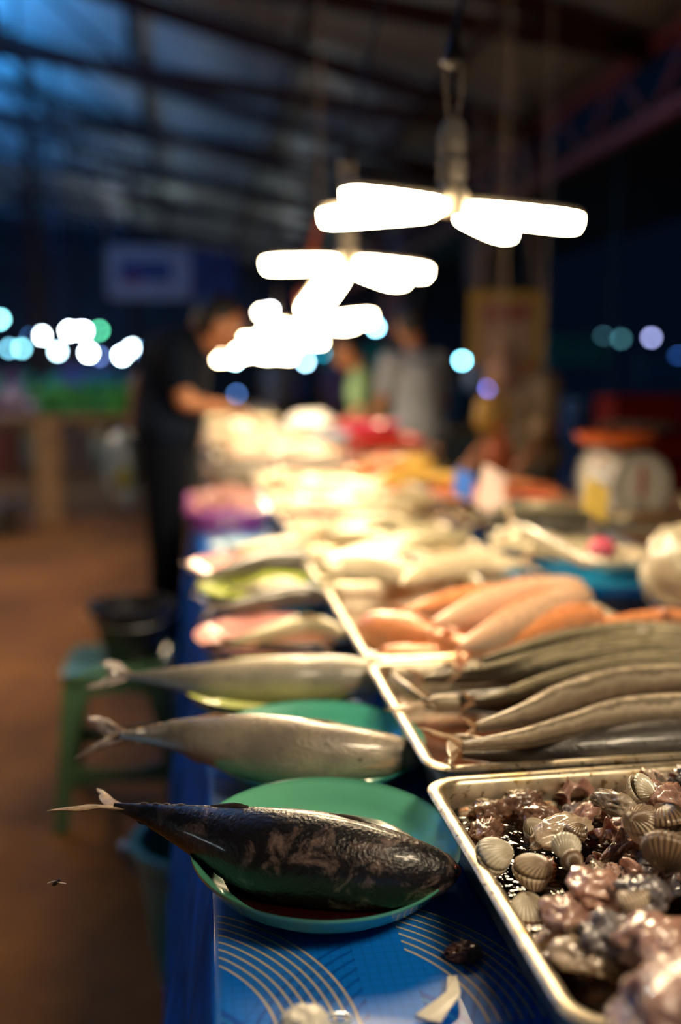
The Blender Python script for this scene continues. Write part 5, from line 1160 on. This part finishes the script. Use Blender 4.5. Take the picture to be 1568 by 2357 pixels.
c_ = D(1168, 750, 4.9); t = empty('poster', c_, 'beige poster with a yellow edge hung beside the steel post', 'poster')
MB().box(c_-Vector((.19, .005, .19)), c_+Vector((.19, .005, .17))).build('poster_border', mat('poster_yellow', (.32, .22, .035), .6), t, smooth=False)
MB().box(c_+Vector((-.15, -.009, -.17)), c_+Vector((.13, -.0055, .12))).build('poster_sheet', mat('poster_beige', (.34, .24, .20), .6, 0, .35, 9), t, smooth=False)
MB().box(c_+Vector((-.12, -.012, .03)), c_+Vector((.11, -.0095, .10))).build('poster_band', mat('poster_brick', (.24, .07, .06), .6), t, smooth=False)
MB().tube([c_+Vector((-.15, 0, .17)), c_+Vector((0, 0, 1.2)), c_+Vector((.15, 0, .17))], .003, 6).build('string', m_wire, t)
for (x, y, d, r, c, lab) in [(1135, 955, 4.9, (.085, .06, .11), (.34, .19, .03), 'mustard yellow bag hanging under the poster'), (1160, 860, 4.9, (.09, .05, .09), (.30, .17, .15), 'pinkish brown bundle hanging right below the poster'), (1150, 1055, 4.8, (.07, .05, .10), (.36, .08, .03), 'rust red bag low under the mustard one'), (1245, 985, 4.8, (.05, .05, .07), (.25, .16, .09), 'small tan bag at the side of the brown shirted person'), (1095, 860, 5.2, (.06, .05, .10), (.03, .08, .22), 'dark blue bag left of the pinkish bundle')]:
    q = D(x, y, d); bg_ = crumple('hanging_bag', q, r, mat('bagcol_%d_%d' % (x, y), c, .5), lab, 'bag', .15, 1.6, x % 7, neck=True)
    MB().tube([q+Vector((0, 0, r[2]*.9)), Vector((q.x, q.y, under_roof(q.x)))], .003, 5).build('string', m_wire, bg_)
t0 = table(1.7, 3.0, 7.5, 9.0, .85, 'dark stall table behind the right hand goods', 2)
for i, (x, y, z, r, c, lab) in enumerate([(1.98, 7.8, .852, .25, (.02, .10, .30), 'blue tub on the dark stall table'), (2.65, 7.9, .852, .28, (.02, .03, .09), 'navy tub on the dark stall table')]):
    o = MB().lathe((x, y, z), [(.01, 0), (r*.8, 0), (r, .3), (r*1.04, .3), (r*.96, .29), (r*.76, .02), (.01, .02)], 30).build('tub', mat('tub_%d' % i, c, .4)); tag(o, lab, 'tub')
for x, y, z, pw, c in ((-2.55, 9.3, 4.25, 900, (.03, .36, 1.0)), (-3.6, 6.2, 4.0, 700, (.03, .30, 1.0)), (-3.3, 12.2, 4.1, 900, (.03, .40, 1.0)), (-4.4, 16.0, 4.1, 1000, (.05, .35, 1.0))): cold(x, y, z, pw, c)
# unseen lamps added over the aisle to the left to light floor and stalls
for x, y, z, lab in ((-2.3, 5.0, 2.3, 'unseen hanging lamp added over the aisle left of the green stool'), (-3.2, 8.0, 2.3, 'unseen hanging lamp added over the wooden vegetable stall'), (-4.2, 11.6, 2.4, 'unseen hanging lamp added over the second vegetable stall')):
    lamp('hanging_lamp', (x, y, z), [(0, 10, 0), (90, 10, 0), (180, 10, 0), (270, 10, 0)], lab, (x, y, under_roof(x)), L=.30, W=.13)
lamp('hanging_lamp', (-4.6, 13.6, 2.2), [(0, 10, 0), (90, 10, 0), (180, 10, 0), (270, 10, 0)], 'added unseen cold white lamp far down the left side of the hall', (-4.6, 13.6, under_roof(-4.6)), L=.45, W=.2, led=m_led_cold)  # unseen lamp added to brighten the far left stalls
lamp('hanging_lamp', (-2.3, .75, .9), [(0, 60, 0), (90, 60, 0), (180, 60, 0), (270, 60, 0)], 'added unseen low cold white lamp across the aisle, lighting the blue drape', (-2.3, .75, under_roof(-2.3)), L=.2, W=.085, led=m_led_cold)  # unseen low lamp added to light the drape but hardly the floor
